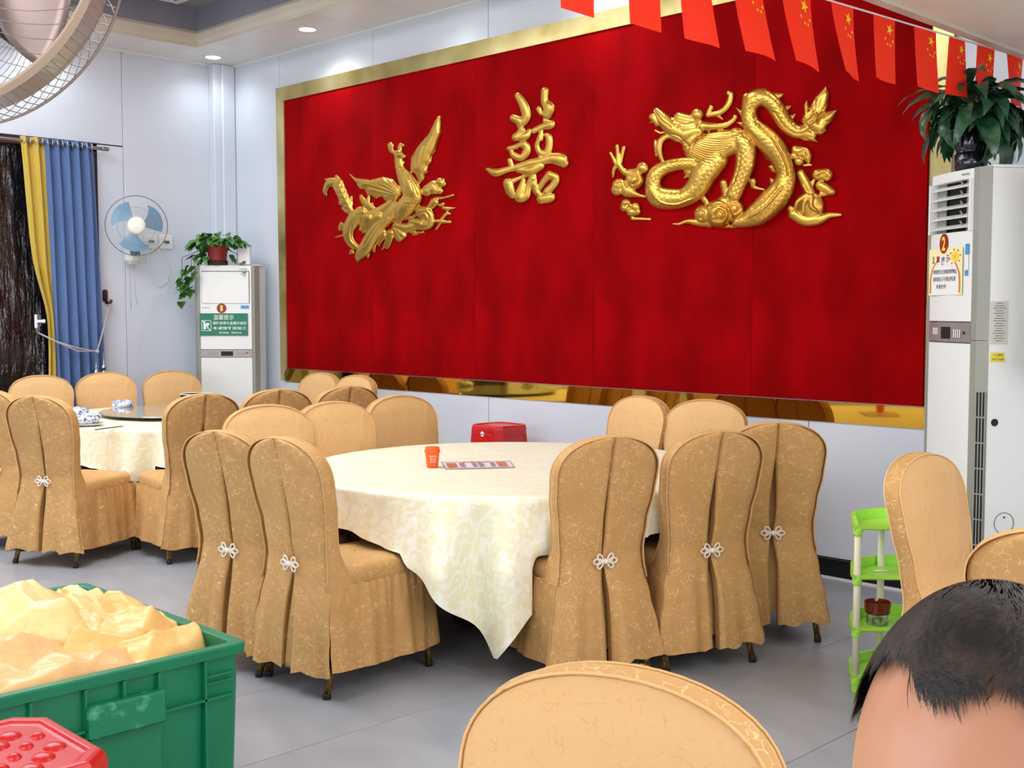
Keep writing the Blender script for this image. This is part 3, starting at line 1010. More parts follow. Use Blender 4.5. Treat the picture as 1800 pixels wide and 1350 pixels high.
pr = [([(835, 740), (800, 640), (740, 560)], 5, -6), ([(800, 780), (770, 660), (730, 560)], 5, -6), ([(870, 780), (830, 680), (780, 600)], 5, -6), ([(770, 780), (750, 680)], 5, -6),
      ([(345, 900), (290, 790), (230, 680), (170, 690)], 4, 10), ([(640, 960), (540, 1080), (480, 1200), (400, 1290)], 4, 9), ([(660, 990), (560, 1130), (500, 1240)], 5, -8), ([(600, 960), (520, 1060), (450, 1180)], 5, -8),
      ([(400, 930), (350, 1030), (350, 1130), (410, 1190)], 5, -8), ([(440, 930), (380, 1010), (370, 1080)], 5, -6), ([(720, 465), (760, 455)], 4, 8), ([(880, 930), (930, 910), (960, 960), (910, 1000)], 6, -14), ([(1000, 700), (1040, 690), (1030, 730)], 6, -12)]
for k in range(6):
    a_, b_ = (345 - k * 24, 900 - k * 45)
    pr += [([(a_, b_), (a_ - 38, b_ - 6)], 3, -8), ([(a_, b_), (a_ + 28, b_ - 34)], 3, -8)]
for k in range(7):
    pr += [([(770 - k * 8, 850 + k * 12), (870 - k * 16, 850 + k * 16)], 4, -5)]
relief('gold_phoenix', 'gold relief phoenix with raised wing and curling tail on the red panel', 'wall ornament', (540, 170, 4.5), (110, 1190), (120, 1320), 4.2, ps, pp, pr, [(410, 1100, 26, 40)], YV, smooth_it=2)

# ---- dragon
ds = [
    {'p': [(1545, 330, 30), (1440, 385, 52), (1350, 330, 62), (1290, 235, 66), (1235, 165, 66), (1165, 130, 68), (1100, 160, 68), (1075, 240, 60), (1100, 340, 72), (1190, 430, 90), (1265, 510, 90), (1315, 600, 78), (1345, 700, 74), (1320, 800, 88), (1240, 900, 100), (1150, 980, 90), (1060, 1030, 60), (980, 1050, 40)], 's': 20},
    {'p': [(985, 420, 70), (1045, 490, 78), (1045, 620, 74), (1010, 730, 64), (960, 850, 60)], 's': 22, 'b': 4},
    {'p': [(660, 620, 52), (560, 622, 48), (455, 648, 52), (385, 700, 60), (368, 780, 62), (405, 860, 82), (495, 878, 80), (600, 865, 74), (690, 795, 86), (745, 690, 98), (830, 590, 92)], 's': 20},
    [(560, 430, 36), (480, 415, 22), (425, 450, 26), (410, 510, 26), (425, 570, 20), (440, 600, 14)],
    [(395, 232, 28), (440, 290, 50), (500, 350, 58), (570, 390, 60)], [(480, 300, 30), (560, 330, 50), (660, 350, 56)], [(1540, 330, 52), (1590, 350, 46), (1620, 300, 40)], [(1500, 300, 40), (1545, 260, 44), (1590, 220, 40)], [(1480, 390, 46), (1540, 410, 34)], [(365, 275, 30), (400, 320, 28)], [(352, 315, 8)], [(560, 280, 42), (630, 300, 46), (700, 310, 34)], {'p': [(692, 255, 45)], 'b': 20},
    {'p': [(550, 340, 30)], 'b': 26}, [(600, 400, 66), (690, 380, 60), (640, 450, 56), (600, 500, 24)], [(500, 400, 26), (560, 440, 36)], [(385, 375, 10), (420, 392, 10), (460, 385, 14), (480, 395, 16)],
    [(770, 260, 22), (860, 242, 22), (920, 185, 24), (940, 115, 22), (925, 100, 20)], [(795, 205, 20), (770, 255, 18)], [(840, 260, 18), (880, 292, 8)],
    [(730, 340, 40), (820, 345, 28), (900, 335, 22), (955, 300, 18), (972, 275, 20)], [(770, 370, 20), (795, 410, 6)],
    [(103, 490, 16), (108, 550, 17), (110, 620, 24)], [(152, 500, 16), (135, 570, 16), (120, 620, 20)], [(55, 540, 13), (80, 590, 16), (100, 630, 20)], [(72, 715, 8), (80, 660, 15), (110, 625, 20)],
    [(112, 620, 24), (160, 680, 26), (240, 690, 40)], [(290, 650, 46)], [(230, 740, 70)], [(120, 780, 55)], [(105, 810, 48)], [(180, 820, 50), (260, 850, 18), (310, 860, 12)],
    [(170, 915, 40), (160, 940, 36)], [(235, 940, 38)], [(205, 975, 34), (250, 970, 30)], [(215, 1022, 15), (345, 1028, 11)], [(205, 990, 14), (215, 1022, 15)],
    [(850, 985, 108)], [(740, 990, 72)], [(965, 950, 72)], [(890, 900, 55)], [(780, 1050, 44), (700, 1050, 32), (620, 1042, 18), (560, 1062, 12), (515, 1062, 7)], [(850, 1070, 24), (980, 1082, 14)],
    [(690, 840, 30), (745, 880, 24), (775, 940, 22), (780, 1030, 16)], [(885, 760, 30), (900, 850, 26)], [(1100, 750, 30), (1110, 790, 18), (1200, 812, 8)],
    [(1420, 520, 38), (1490, 545, 44), (1510, 600, 20)], [(1440, 600, 38)], [(1480, 630, 12), (1530, 628, 10)], [(1400, 560, 30)],
    [(1455, 690, 32), (1490, 760, 40), (1530, 850, 40)], [(1580, 700, 44), (1645, 700, 50)], [(1600, 780, 40), (1660, 815, 38), (1690, 830, 20), (1610, 840, 24)],
    {'p': [(1520, 930, 108)], 'k': .55}, [(1400, 990, 42), (1480, 1035, 44), (1580, 1030, 44), (1660, 1000, 26), (1745, 995, 14)], [(1380, 950, 30)],
    {'p': [(1500, 850, 18), (1430, 900, 16), (1415, 950, 10)], 'b': 50}, {'p': [(1510, 860, 18), (1475, 920, 15), (1470, 985, 9)], 'b': 56}, {'p': [(1530, 860, 18), (1530, 930, 16), (1570, 965, 9)], 'b': 56},
    [(1520, 790, 30), (1550, 740, 14)], [(640, 690, 30), (600, 720, 10)], [(390, 560, 8), (385, 470, 14), (383, 440, 4)]]
dp = [
    {'p': [(660, 420), (740, 395), (860, 365), (1010, 360), (1070, 400), (1000, 540), (900, 590), (760, 630), (670, 600), (600, 560), (590, 500)], 'h': 74},
    {'p': [(1640, 45), (1665, 100), (1655, 190), (1640, 245), (1560, 270), (1510, 220), (1560, 130)], 'h': 34, 'g': (1560, 300, 10, 8)},
    {'p': [(1728, 220), (1690, 300), (1640, 355), (1540, 370), (1590, 260), (1650, 232)], 'h': 34, 'g': (1500, 360, 10, 8)},
    {'p': [(1652, 378), (1610, 410), (1540, 410), (1480, 390), (1540, 340), (1640, 350)], 'h': 34, 'g': (1440, 380, 14, 8)},
    {'p': [(1587, 465), (1480, 452), (1400, 420), (1330, 345), (1420, 380), (1520, 390), (1560, 420)], 'h': 30, 'g': (1330, 330, 16, 8)},
    {'p': [(1502, 142), (1516, 200), (1500, 290), (1450, 320), (1480, 250), (1475, 190)], 'h': 26}]
for tri in ([(1200, 60), (1210, 100), (1150, 90), (1170, 62)], [(1200, 88), (1332, 100), (1320, 130), (1260, 170)], [(1290, 190), (1388, 190), (1370, 225), (1310, 240)], [(1350, 260), (1420, 250), (1400, 310), (1350, 300)], [(1060, 90), (1085, 130), (1040, 230), (1020, 170), (1030, 110)],
            [(968, 195), (1040, 235), (1035, 300), (1010, 270)], [(975, 310), (1045, 310), (1045, 370)], [(1040, 400), (1120, 440), (1140, 500), (1080, 440)], [(1168, 540), (1250, 545), (1250, 600), (1200, 590)], [(1208, 635), (1280, 600), (1290, 700), (1240, 680)],
            [(1222, 715), (1300, 740), (1270, 830), (1230, 800)], [(1160, 830), (1230, 800), (1220, 870), (1160, 870)], [(590, 650), (660, 640), (650, 700), (590, 690)]):
    dp.append({'p': tri, 'h': 20})
dr_ = []
for k in range(11):
    y0 = 415 + k * 13
    dr_.append(([(690 - k * 6, y0), (760 - k * 4, y0 + 18 + k * 3), (880 - k * 12, y0 + 26 + k * 4), (1000 - k * 22, y0 - 8 + k * 8)], 4.2, -13))
dr_ += [([(700, 400), (800, 415), (900, 395), (1020, 385)], 4.5, -12), ([(740, 385), (850, 378), (960, 368)], 4.5, -12),
        ([(820, 1000), (850, 960), (890, 985), (870, 1030), (820, 1030)], 9, -22), ([(790, 940), (860, 920), (930, 970), (910, 1050)], 8, -20), ([(930, 940), (970, 910), (1000, 950), (970, 980)], 8, -18), ([(700, 960), (740, 980), (720, 1020)], 8, -16),
        ([(200, 720), (240, 700), (260, 740), (220, 770)], 8, -18), ([(100, 770), (130, 760), (130, 800)], 8, -14), ([(160, 930), (180, 915), (185, 940)], 7, -12), ([(1450, 540), (1490, 520), (1500, 560)], 8, -14), ([(1580, 710), (1620, 690), (1650, 720)], 8, -16),
        ([(1260, 240), (1340, 350), (1440, 400), (1540, 350)], 5, -12), ([(1150, 330), (1240, 420), (1340, 600), (1360, 700)], 7, -14), ([(1320, 790), (1200, 930), (1080, 1010)], 7, 12), ([(1100, 950), (1180, 890), (1270, 790)], 6, -14),
        ([(380, 230), (430, 300), (500, 350)], 5, -10), ([(520, 300), (600, 330), (700, 310)], 6, -14), ([(535, 330), (560, 350)], 6, -14), ([(500, 400), (560, 420), (620, 480)], 5, -12), ([(640, 480), (680, 430), (720, 400)], 6, 16), ([(620, 520), (650, 470), (700, 420)], 5, -12),
        ([(1420, 280), (1500, 290), (1550, 240), (1580, 280), (1520, 330)], 7, 14), ([(1470, 780), (1500, 840)], 5, 8), ([(1010, 540), (1000, 640), (960, 760)], 6, -10), ([(340, 800), (420, 900), (540, 920), (650, 880)], 6, 10)]
relief('gold_dragon', 'large gold relief dragon with horned head and coiled scaly body on the red panel', 'wall ornament', (1060, 140, 4.186), (30, 1770), (35, 1110), 4.2, ds, dp, dr_, [(535, 505, 52, 46), (512, 738, 70, 40)], YV, smooth_it=1)

# ================================================================== CHAIRS


def half_w(z):
    ks = [(0.08, .262), (0.2, .240), (.33, .215), (.45, .192), (.52, .187), (.62, .198), (.74, .217), (.83, .223)]
    if z <= ks[0][0]:
        return ks[0][1]
    for (a, wa), (b_, wb_) in zip(ks, ks[1:]):
        if z <= b_:
            t = (z - a) / (b_ - a)
            t = t * t * (3 - 2 * t)
            return wa + (wb_ - wa) * t
    # rounded top
    t = min(1, (z - .83) / .14)
    return .223 * max(0, 1 - t ** 2.3) ** (1 / 2.1)


def rear_y(z):
    ks = [(0.10, -.280), (.25, -.266), (.40, -.240), (.50, -.230), (.65, -.246), (.82, -.280), (.97, -.315)]
    if z <= ks[0][0]:
        return ks[0][1]
    for (a, wa), (b_, wb_) in zip(ks, ks[1:]):
        if z <= b_:
            t = (z - a) / (b_ - a)
            return wa + (wb_ - wa) * t
    return ks[-1][1]


ZT = 0.97


def chair_rear(gap, var):
    """rear sheet of the cover with box pleat slit, hem flared"""
    mb = MB()
    us = [-1, -.93, -.8, -.66, -.52, -.4, -.3, -.2, -.12, -.06]
    nz = 44
    zs = [0.088 + (ZT - 0.088) * (1 - (1 - k / (nz - 1)) ** 1.25) for k in range(nz)]
    zs[-1] = ZT - .0003
    for side in (-1, 1):
        cols = us + ['e0', 'e1', 'e2']

        def fn(i, j, side=side):
            z = zs[j]
            hw = half_w(z)
            if j == 0:
                z += 0.008 * math.sin(cols.index(cols[i]) * 1.3 + side + var)
            # slit half width
            if z > .80:
                g = 0.0
            elif z > .47:
                t = (.80 - z) / .33
                g = gap * math.sin(PI * min(1, t * .98)) ** .7 * (0.35 + .65 * t)
            else:
                t = (.47 - z) / .36
                g = 0.004 + (.012 + .4 * gap) * min(1, t * 3) * (1 - .4 * t)
            y = rear_y(z)
            c = cols[i]
            low = max(0, (.46 - z) / .36)
            if isinstance(c, str):
                x = -g if side < 0 else g
                dy = {'e0': 0, 'e1': .014, 'e2': .04}[c]
                k = min(1, g / .004)
                x2 = side * max(g, 0.0004) if k > 0 else 0
                y2 = y - 0.012 * min(1, g * 60) * (1 - low * .3) - .008 * low + dy * k
                return (x2 + side * (0 if c == 'e0' else .006 * k), y2, z)
            ax = abs(c)
            x = side * (g + (hw - g) * ax)
            # gentle crown and folds
            crown = -.016 * (1 - ax ** 2.4)
            fold = low * (.016 * math.sin(ax * 9 + var + side) + .012 * math.sin(ax * 17 + 2 * var)) * (1 - ax * .2)
            ins = .018 * (ax ** 10)
            wr = .0035 * noise.noise(Vector((x * 9 + var, z * 7, side)))
            pull = .010 * math.exp(-((z - .485) / .05) ** 2) * math.exp(-(ax / .35) ** 2)
            return (x, y + crown + fold + ins + wr + pull, z)
        n0 = len(cols)
        mb.grid(n0, nz, fn)
    return mb


def backing(var):
    mb = MB()
    zs = [0.13 + k * .07 for k in range(11)]

    def fn(i, j):
        z = zs[j]
        return ((-.06 + i * .12), rear_y(z) + .044, z)
    return mb.grid(2, 11, fn)


def chair_edge(z0, th):
    """loop samples of outline from z0 up over the top and down"""
    pts = []
    n = 24
    zz = [z0 + (ZT - z0) * (1 - (1 - k / n) ** 1.9) for k in range(n + 1)]
    for z in zz:
        pts.append((half_w(min(z, ZT - 1e-5)), z))
    L_ = [(-x, z) for x, z in pts]
    R_ = [(x, z) for x, z in reversed(pts)]
    L_[-1] = (-0.004, ZT)
    R_[0] = (0.004, ZT)
    return L_ + R_


def chair_gusset(var):
    pts = chair_edge(.40, .05)
    n = len(pts)
    cols = [0, .12, .5, .88, 1.0]

    def fn(i, j):
        x, z = pts[i]
        t = cols[j]
        y = rear_y(z) + .004 + t * .052 + t * .09 * max(0, (.60 - z) / .20) ** 2
        b_ = .006 * math.sin(PI * t)
        sx = 1 + b_ / .22
        return (x * sx + (0), y, z + (b_ if z > .9 else 0) + .002 * noise.noise(Vector((x * 40, z * 40, var))) * math.sin(PI * t))
    return MB().grid(n, 5, fn)


def chair_front(var):
    nz = 26
    zs = [.42 + (ZT - .42) * (1 - (1 - k / (nz - 1)) ** 1.5) for k in range(nz)]
    zs[-1] = ZT - .0002
    us = [-1, -.95, -.85, -.6, -.3, 0, .3, .6, .85, .95, 1]

    def fn(i, j):
        z = zs[j]
        hw = half_w(z)
        u = us[i]
        x = hw * u
        pf = (1 - abs(u) ** 4) * min(1, (ZT - z) / .06 + .0)
        y = rear_y(z) + .054 + .09 * max(0, (.60 - z) / .20) ** 2 + .016 * pf + .004 * noise.noise(Vector((x * 8 + var, z * 8, 4)))
        return (x, y, z)
    return MB().grid(len(us), nz, fn)


def chair_seat(var):
    """cushion top with band"""
    mb = MB()
    W, y0, y1 = .205, -.18, .32
    loop = []
    N_ = 48
    for k in range(N_):
        a = 2 * PI * k / N_
        c, s = math.cos(a), math.sin(a)
        e = .35
        x = W * (abs(c) ** e) * (1 if c >= 0 else -1)
        y = (y0 + y1) / 2 + (y1 - y0) / 2 * (abs(s) ** e) * (1 if s >= 0 else -1)
        loop.append((x, y))
    rings = [(1.0, .405), (1.01, .435), (1.0, .455), (.95, .472), (.8, .48), (.5, .484), (.02, .485)]
    cy_ = (y0 + y1) / 2

    def fn(i, j):
        s, z = rings[j]
        x, y = loop[i]
        return (x * s, cy_ + (y - cy_) * s, z + .003 * noise.noise(Vector((x * 9 * s, y * 9 * s, var))))
    mb.grid(N_, len(rings), fn, closed_u=True)
    return mb


def chair_skirt(var):
    mb = MB()
    # path: left rear corner, forward, across front, back to right rear corner
    W, y0, y1, r = .203, -.19, .32, .05
    path = [(-W - .002, y0)]
    n1 = 44
    seg = []
    for k in range(n1 + 1):
        seg.append((-W, y0 + (y1 - r - y0) * k / n1))
    for k in range(1, 8):
        a = PI - k / 8 * PI / 2
        seg.append((-W + r + r * math.cos(a), y1 - r + r * math.sin(a)))
    for k in range(n1 + 1):
        seg.append((-W + r + (2 * W - 2 * r) * k / n1, y1))
    for k in range(1, 8):
        a = PI / 2 - k / 8 * PI / 2
        seg.append((W - r + r * math.cos(a), y1 - r + r * math.sin(a)))
    for k in range(n1 + 1):
        seg.append((W, y1 - r - (y1 - r - y0) * k / n1))
    n = len(seg)
    rows = 14
    rs = random.Random(int(var * 10) + 3)
    ph = [rs.random() * 6 for _ in range(6)]

    def fn(i, j):
        t = j / (rows - 1)
        x, y = seg[i]
        a, b_ = seg[max(0, i - 1)], seg[min(n - 1, i + 1)]
        nx_, ny_ = -(b_[1] - a[1]), b_[0] - a[0]
        l = math.hypot(nx_, ny_) or 1
        nx_, ny_ = nx_ / l, ny_ / l
        s = i * .0085
        w1 = math.sin(s * 46 + ph[0] + 1.3 * math.sin(s * 9 + ph[3])) * .5 + .5 * math.sin(s * 83 + ph[1])
        w2 = math.sin(s * 190 + ph[2])
        w3 = math.sin(s * 30 + ph[4] + .8 * math.sin(s * 13))
        off = .006 + .030 * t ** .8 + (w1 * (.0055 + .010 * t)) + w2 * .006 * math.exp(-t * 4) + w3 * .017 * t ** 1.3
        z = .412 - t * .322 + (.006 * w3 + .003 * w1) * t
        # rear end meets the rear sheet hem
        e = max(0, 1 - min(i, n - 1 - i) / 12)
        e = e * e * (3 - 2 * e)
        xx, yy = x + nx_ * off, y + ny_ * off
        sx_ = -1 if i < n / 2 else 1
        zz = z * (1 - e) + (.412 - t * .302) * e
        return (xx + (sx_ * half_w(zz) * .995 - xx) * e, yy + (rear_y(zz) + .012 - yy) * e, zz)
    mb.grid(n, rows, fn)
    # gathered band seam
    return mb


def knot():
    mb = MB()
    for sgn in (-1, 1):
        for ang in (math.radians(58), 0, math.radians(-58)):
            cpts = []
            Lp = .031 if ang == 0 else .026
            for k in range(14):
                a = 2 * PI * k / 14
                u = (1 - math.cos(a)) / 2 * Lp
                v_ = math.sin(a) * .0085
                x = u * math.cos(ang) - v_ * math.sin(ang)
                z = u * math.sin(ang) + v_ * math.cos(ang)
                cpts.append((sgn * (.012 + x), 0, z))
            mb.tube(cpts, .0026, 6, closed=True)
        mb.tube([(0, 0, .003), (sgn * .014, 0, .003)], .0026, 6)
        mb.tube([(0, 0, -.003), (sgn * .014, 0, -.003)], .0026, 6)
    mb.lathe([(.001, -.009), (.006, -.007), (.0085, 0), (.006, .007), (.001, .009)], 10, c=(0, -.003, 0))
    return mb


def leg_mb(sx, sy):
    mb = MB()
    if sy < 0:
        pts = [(sx * .185, -.15, .40), (sx * .198, -.215, .14), (sx * .207, -.252, .012)]
    else:
        pts = [(sx * .18, .25, .40), (sx * .195, .28, .14), (sx * .20, .29, .012)]
    mb.tube(pts, [.0145, .0145, .014], 8)
    return mb


def make_chair(var, gap):
    root = bpy.data.objects.new('banquet_chair', None)
    COL.objects.link(root)
    root.empty_display_size = .1
    kids = []
    r = chair_rear(gap, var).build('rear_cover', M['fabric'], root, smooth=True)
    kids.append(r)
    kids.append(chair_front(var).build('front_cover', M['fabric_front'], root, smooth=True))
    kids.append(chair_gusset(var).build('side_band', M['fabric'], root, smooth=True))
    kids.append(backing(var).build('pleat_lining', M['fabric'], root, smooth=True))
    kids.append(chair_seat(var).build('seat_cover', M['fabric'], root, smooth=True))
    kids.append(chair_skirt(var).build('skirt', M['fabric'], root, smooth=True))
    pts = chair_edge(.40, .05)
    mb = MB().tube([(x * 1.004, rear_y(z) + .001, z + (.001 if z > .9 else 0)) for x, z in pts], .0026, 6)
    kids.append(mb.build('piping', M['fabric_front'], root, smooth=True))
    mb = MB().tube([(x * 1.004, rear_y(z) + .057 + .09 * max(0, (.60 - z) / .20) ** 2, z + (.001 if z > .9 else 0)) for x, z in pts], .0026, 6)
    kids.append(mb.build('piping', M['fabric_front'], root, smooth=True))
    kids.append(knot().build('knot_clasp', M['knot'], root, smooth=True, label='white corded knot clasp', loc=(0, rear_y(.485) - .027, .485)))
    kids[-1].scale = (1.22, 1.1, 1.22)
    for sx in (-1, 1):
        for sy in (-1, 1):
            kids.append(leg_mb(sx, sy).build('leg', M['leg'], root, smooth=True))
            c = (sx * .207, -.253, .0) if sy < 0 else (sx * .20, .2905, .0)
            kids.append(MB().lathe([(.014, 0), (.016, .002), (.016, .018), (.015, .022)], 10, c=c).build('foot_cap', M['rubber'], root, smooth=True))
    # seat frame
    kids.append(MB().box((0, .07, .40), (.36, .42, .02)).build('seat_frame', M['brown'], root))
    return root, kids


protos = [make_chair(0.4, 0.004), make_chair(2.1, 0.021), make_chair(4.2, 0.007)]
used_p = set()
GRP1, GRP2 = 'chairs around the main table', 'chairs around the left table'
chairs = [
    # x and y of the top rail, heading, prototype, label, group
    (-3.76, 2.50, 4, 0, 'gold-covered chair in front of the main table, second from the left, seat under the cloth', GRP1),
    (-4.14, 2.47, 14, 2, 'gold-covered chair leftmost of the near row at the main table', GRP1),
    (-2.90, 3.42, 71, 0, 'gold-covered chair right of the hanging tablecloth corner, slit closed, nearest of three', GRP1),
    (-2.73, 3.88, 69, 1, 'gold-covered chair in the middle of three right of the main table, open slit', GRP1),
    (-2.77, 4.36, 48, 1, 'gold-covered chair at the far right of the main table, wide open back slit', GRP1),
    (-5.14, 3.34, -110, 0, 'gold-covered chair facing us behind the main table, leftmost', GRP1),
    (-5.08, 3.70, -98, 2, 'gold-covered chair facing us behind the main table, second from left', GRP1),
    (-5.20, 4.25, -98, 0, 'gold-covered chair facing us behind the main table, left of the red stool', GRP1),
    (-4.16, 5.19, 172, 2, 'wrinkled gold-covered chair facing us right of the red stool', GRP1),
    (-3.76, 5.24, 197, 0, 'gold-covered chair facing us under the panel, behind the far right chairs', GRP1),
    (-6.57, 2.76, 27, 2, 'gold-covered chair in front of the left table, seat and skirt turned right', GRP2),
    (-7.27, 2.76, 20, 0, 'gold-covered chair cut off by the left picture edge', GRP2),
    (-6.05, 3.52, 82, 1, 'gold-covered chair hiding the right half of the left table', GRP2),
    (-6.09, 4.05, 76, 2, 'gold-covered chair with puckered top behind the left table chair', GRP2),
    (-6.02, 4.53, 80, 1, 'gold-covered chair with slit back, farthest right of the left table', GRP2),
    (-8.69, 3.69, -108, 0, 'gold-covered chair facing us before the dark plastic door', GRP2),
    (-8.74, 4.22, -108, 2, 'gold-covered chair facing us before the blue curtain', GRP2),
    (-8.61, 4.71, -110, 0, 'gold-covered chair facing us left of the cabinet numbered 1', GRP2),
    (-7.50, 5.40, 184, 2, 'gold-covered chair facing us under the left panel corner, left of two', GRP2),
    (-7.02, 5.38, 182, 0, 'gold-covered chair facing us under the left panel corner, right of two', GRP2),
    (-.99, 1.21, -165, 0, 'large gold-covered chair back in the foreground, cut by the lower picture edge', 'chairs near the camera'),
    (-1.84, 3.74, -91, 2, 'bright orange-gold chair back behind the green shelf', 'chairs near the camera'),
    (-.95, 2.66, 8, 0, 'gold-covered chair top behind the man\'s head at the right edge', 'chairs near the camera'),
]
rr_ = random.Random(5)
for (x, y, th, p, lab, grp) in chairs:
    root, kids = protos[p]
    if p in used_p:
        nr = root.copy()
        COL.objects.link(nr)
        for k in kids:
            c = k.copy()
            COL.objects.link(c)
            c.parent = nr
        root = nr
    used_p.add(p)
    root.location = (x - .30 * math.sin(math.radians(th)), y + .30 * math.cos(math.radians(th)), 0)
    root.rotation_euler = (0, 0, math.radians(th))
    tag(root, lab, 'chair', grp)

# ================================================================== TABLES


def tablecloth(cx_, cy_, R, half, rotz, seed, zt=.725):
    mb = MB()
    nth, nr = 384, 40

    def edge(th):
        c, s = abs(math.cos(th - rotz)), abs(math.sin(th - rotz))
        return half / max(c, s)
    rs = random.Random(seed)
    ph = [rs.random() * 6.28 for _ in range(8)]

    def fn(i, j):
        th = 2 * PI * i / nth
        Ls = edge(th)
        # soften the corner tip
        over = max(.04, Ls - R)
        rtop = R
        if j <= 12:
            r = rtop * (j / 12) ** .8
            z = zt + .0025 * noise.noise(Vector((r * math.cos(th) * 5, r * math.sin(th) * 5, seed))) * (1 if j < 12 else 0)
            return (r * math.cos(th), r * math.sin(th), z)
        t = (j - 12) / (nr - 1 - 12)
        d = over * t
        rc = .018
        # rounded edge then drop
        if d < rc * 1.57:
            a = d / rc
            r = rtop + rc * math.sin(a)
            z = zt - rc * (1 - math.cos(a))
        else:
            dd = d - rc * 1.57
            cornerness = min(1, max(0, (over - .15) / .35))
            fold = .026 * math.sin(th * 11 + ph[0]) + .020 * math.sin(th * 19 + ph[1]) + .014 * math.sin(th * 31 + ph[2]) + .04 * cornerness * math.sin(th * 26 + ph[3])
            k = min(1, dd / .28)
            r = rtop + rc + fold * k + .04 * k * (.3 + cornerness)
            z = zt - rc - dd * (.985 - .03 * k)
            # folds swing sideways toward the corner tips
        return (r * math.cos(th), r * math.sin(th), z)
    mb.grid(nth, nr, fn, closed_u=True)
    return mb


PLACED = [(x - .30 * math.sin(math.radians(th)), y + .30 * math.cos(math.radians(th)), math.radians(th)) for (x, y, th, *_r) in chairs]


def clear_of_chairs(p, cx_, cy_):
    """the cloth drapes in front of backrests and over seats"""
    wx, wy, z = p[0] + cx_, p[1] + cy_, p[2]
    for (ox_, oy_, th) in PLACED:
        dx_, dy_ = wx - ox_, wy - oy_
        if dx_ * dx_ + dy_ * dy_ > .5:
            continue
        c, s = math.cos(th), math.sin(th)
        lx, ly = dx_ * c + dy_ * s, -dx_ * s + dy_ * c
        if z < .97:
            lim = rear_y(max(.46, z)) + .082 + .016
            if z < .56:
                lim += .07 * ((.56 - max(z, .44)) / .12) ** 2
            if abs(lx) < .25 and -.50 < ly < lim:
                k = min(1, (.25 - abs(lx)) / .03)
                ly = ly + (lim - ly) * k
        if z < .495 and abs(lx) < .235 and -.2 < ly < .355:
            k = min(1, min(.235 - abs(lx), .355 - ly) / .025)
            z = z + (.495 - z) * k
        wx, wy = ox_ + lx * c - ly * s, oy_ + lx * s + ly * c
    return (wx - cx_, wy - cy_, z)


def round_table(cx_, cy_, R, lab, grp, cloth_lab, half, seed, crot=0.0):
    t = thing('round_table', lab, 'table', (cx_, cy_, 0), 0, grp)
    MB().lathe([(.01, .695), (R - .01, .695), (R, .70), (R, .715), (R - .01, .72), (.01, .72)], 64).build('tabletop', M['brown'], t, smooth=False)
    MB().lathe([(.30, 0), (.30, .02), (.09, .05), (.06, .09), (.055, .62), (.10, .68), (.25, .695)], 32).build('pedestal', M['brown'], t, autos=40)
    for k in range(4):
        a = PI / 4 + k * PI / 2
        MB().tube([(.5 * math.cos(a), .5 * math.sin(a), .695), (.46 * math.cos(a), .46 * math.sin(a), .0)], .018, 10).build('leg', M['brown'], t, smooth=True)
    tcm = tablecloth(cx_, cy_, R, half, crot, seed)
    tcm.v = [clear_of_chairs(p, cx_, cy_) if p[2] < .70 else p for p in tcm.v]
    c = tcm.build('tablecloth', M['cloth'], None, smooth=True, loc=(cx_, cy_, 0))
    tag(c, cloth_lab, 'tablecloth')
    return t


round_table(-3.908, 3.908, .975, 'large round banquet table in the middle under a cream cloth', 'round banquet tables', 'cream damask tablecloth on the main table, corner hanging low between chairs', 1.165, 3, -.075)
round_table(-7.45, 4.15, .945, 'round banquet table at left under the glass turntable', 'round banquet tables', 'cream damask tablecloth on the left table beneath wrapped bowls', 1.10, 8)
TZ = .7275

# glass turntable with ring
lz = thing('lazy_susan', 'round grey glass turntable on the left table', 'turntable', (-7.47, 4.17, TZ))
MB().lathe([(.12, 0), (.13, .012), (.12, .02)], 32).build('turntable_bearing', M['chrome'], lz, smooth=False)
gm = base_mat('tempered_glass', lin(150, 150, 140), .04, 0, .8)
MB().lathe([(.001, .020), (.55, .020), (.555, .024), (.55, .029), (.001, .029)], 64, caps=False).build('glass_disc', gm, lz, autos=30)
bp_ = at_z(345, 705, TZ + .03)
gb = thing('glass_dish', 'clear low glass dish stacked on the turntable behind a chair back', 'dish', (bp_.x, bp_.y, TZ + .0285))
MB().lathe([(.001, .002), (.09, .002), (.115, .03), (.12, .055), (.117, .055), (.108, .03), (.085, .007), (.001, .007)], 32, caps=False).build('bowl', M['glass'], gb, smooth=True)
MB().lathe([(.12, .055), (.123, .058), (.12, .062), (.117, .058)], 32, caps=False).build('rim', M['white'], gb, smooth=True)
# wrapped tableware sets
sets = [(155, 748, 'shrink-wrapped blue and white bowl set nearest us on the left table'), (147, 737, 'shrink-wrapped blue and white bowl set behind the nearest one'), (216, 722, 'shrink-wrapped blue and white bowl set touching the far turntable edge')]
for k, (px, py, lab) in enumerate(sets):
    p = at_z(px, py, TZ)
    if k == 1:
        p = Vector((p.x - .10, p.y + .0, p.z))
    t = thing('tableware_set', lab, 'bowl', (p.x, p.y, TZ), .5 * k, 'wrapped tableware sets')
    MB().lathe([(.001, .001), (.05, .001), (.092, .012), (.094, .016), (.05, .008), (.001, .007)], 32, caps=False).build('saucer', M['plate'], t, smooth=True)
    mb = MB()

    def fn(i, j, k=k):
        a = 2 * PI * i / 36
        prof = [(.028, .010), (.055, .014), (.078, .040), (.078, .052), (.066, .066), (.03, .074), (.002, .074)]
        r, z = prof[j]
        n = noise.noise(Vector((math.cos(a) * 3, math.sin(a) * 3, j * .7 + k * 5)))
        return ((r * (1 + .09 * n)) * math.cos(a), r * (1 + .09 * n) * math.sin(a), z + .012 * n * (j > 2))
    mb.grid(36, 7, fn, closed_u=True)
    mb.build('wrapped_bowl', M['porcelain'], t, smooth=True)
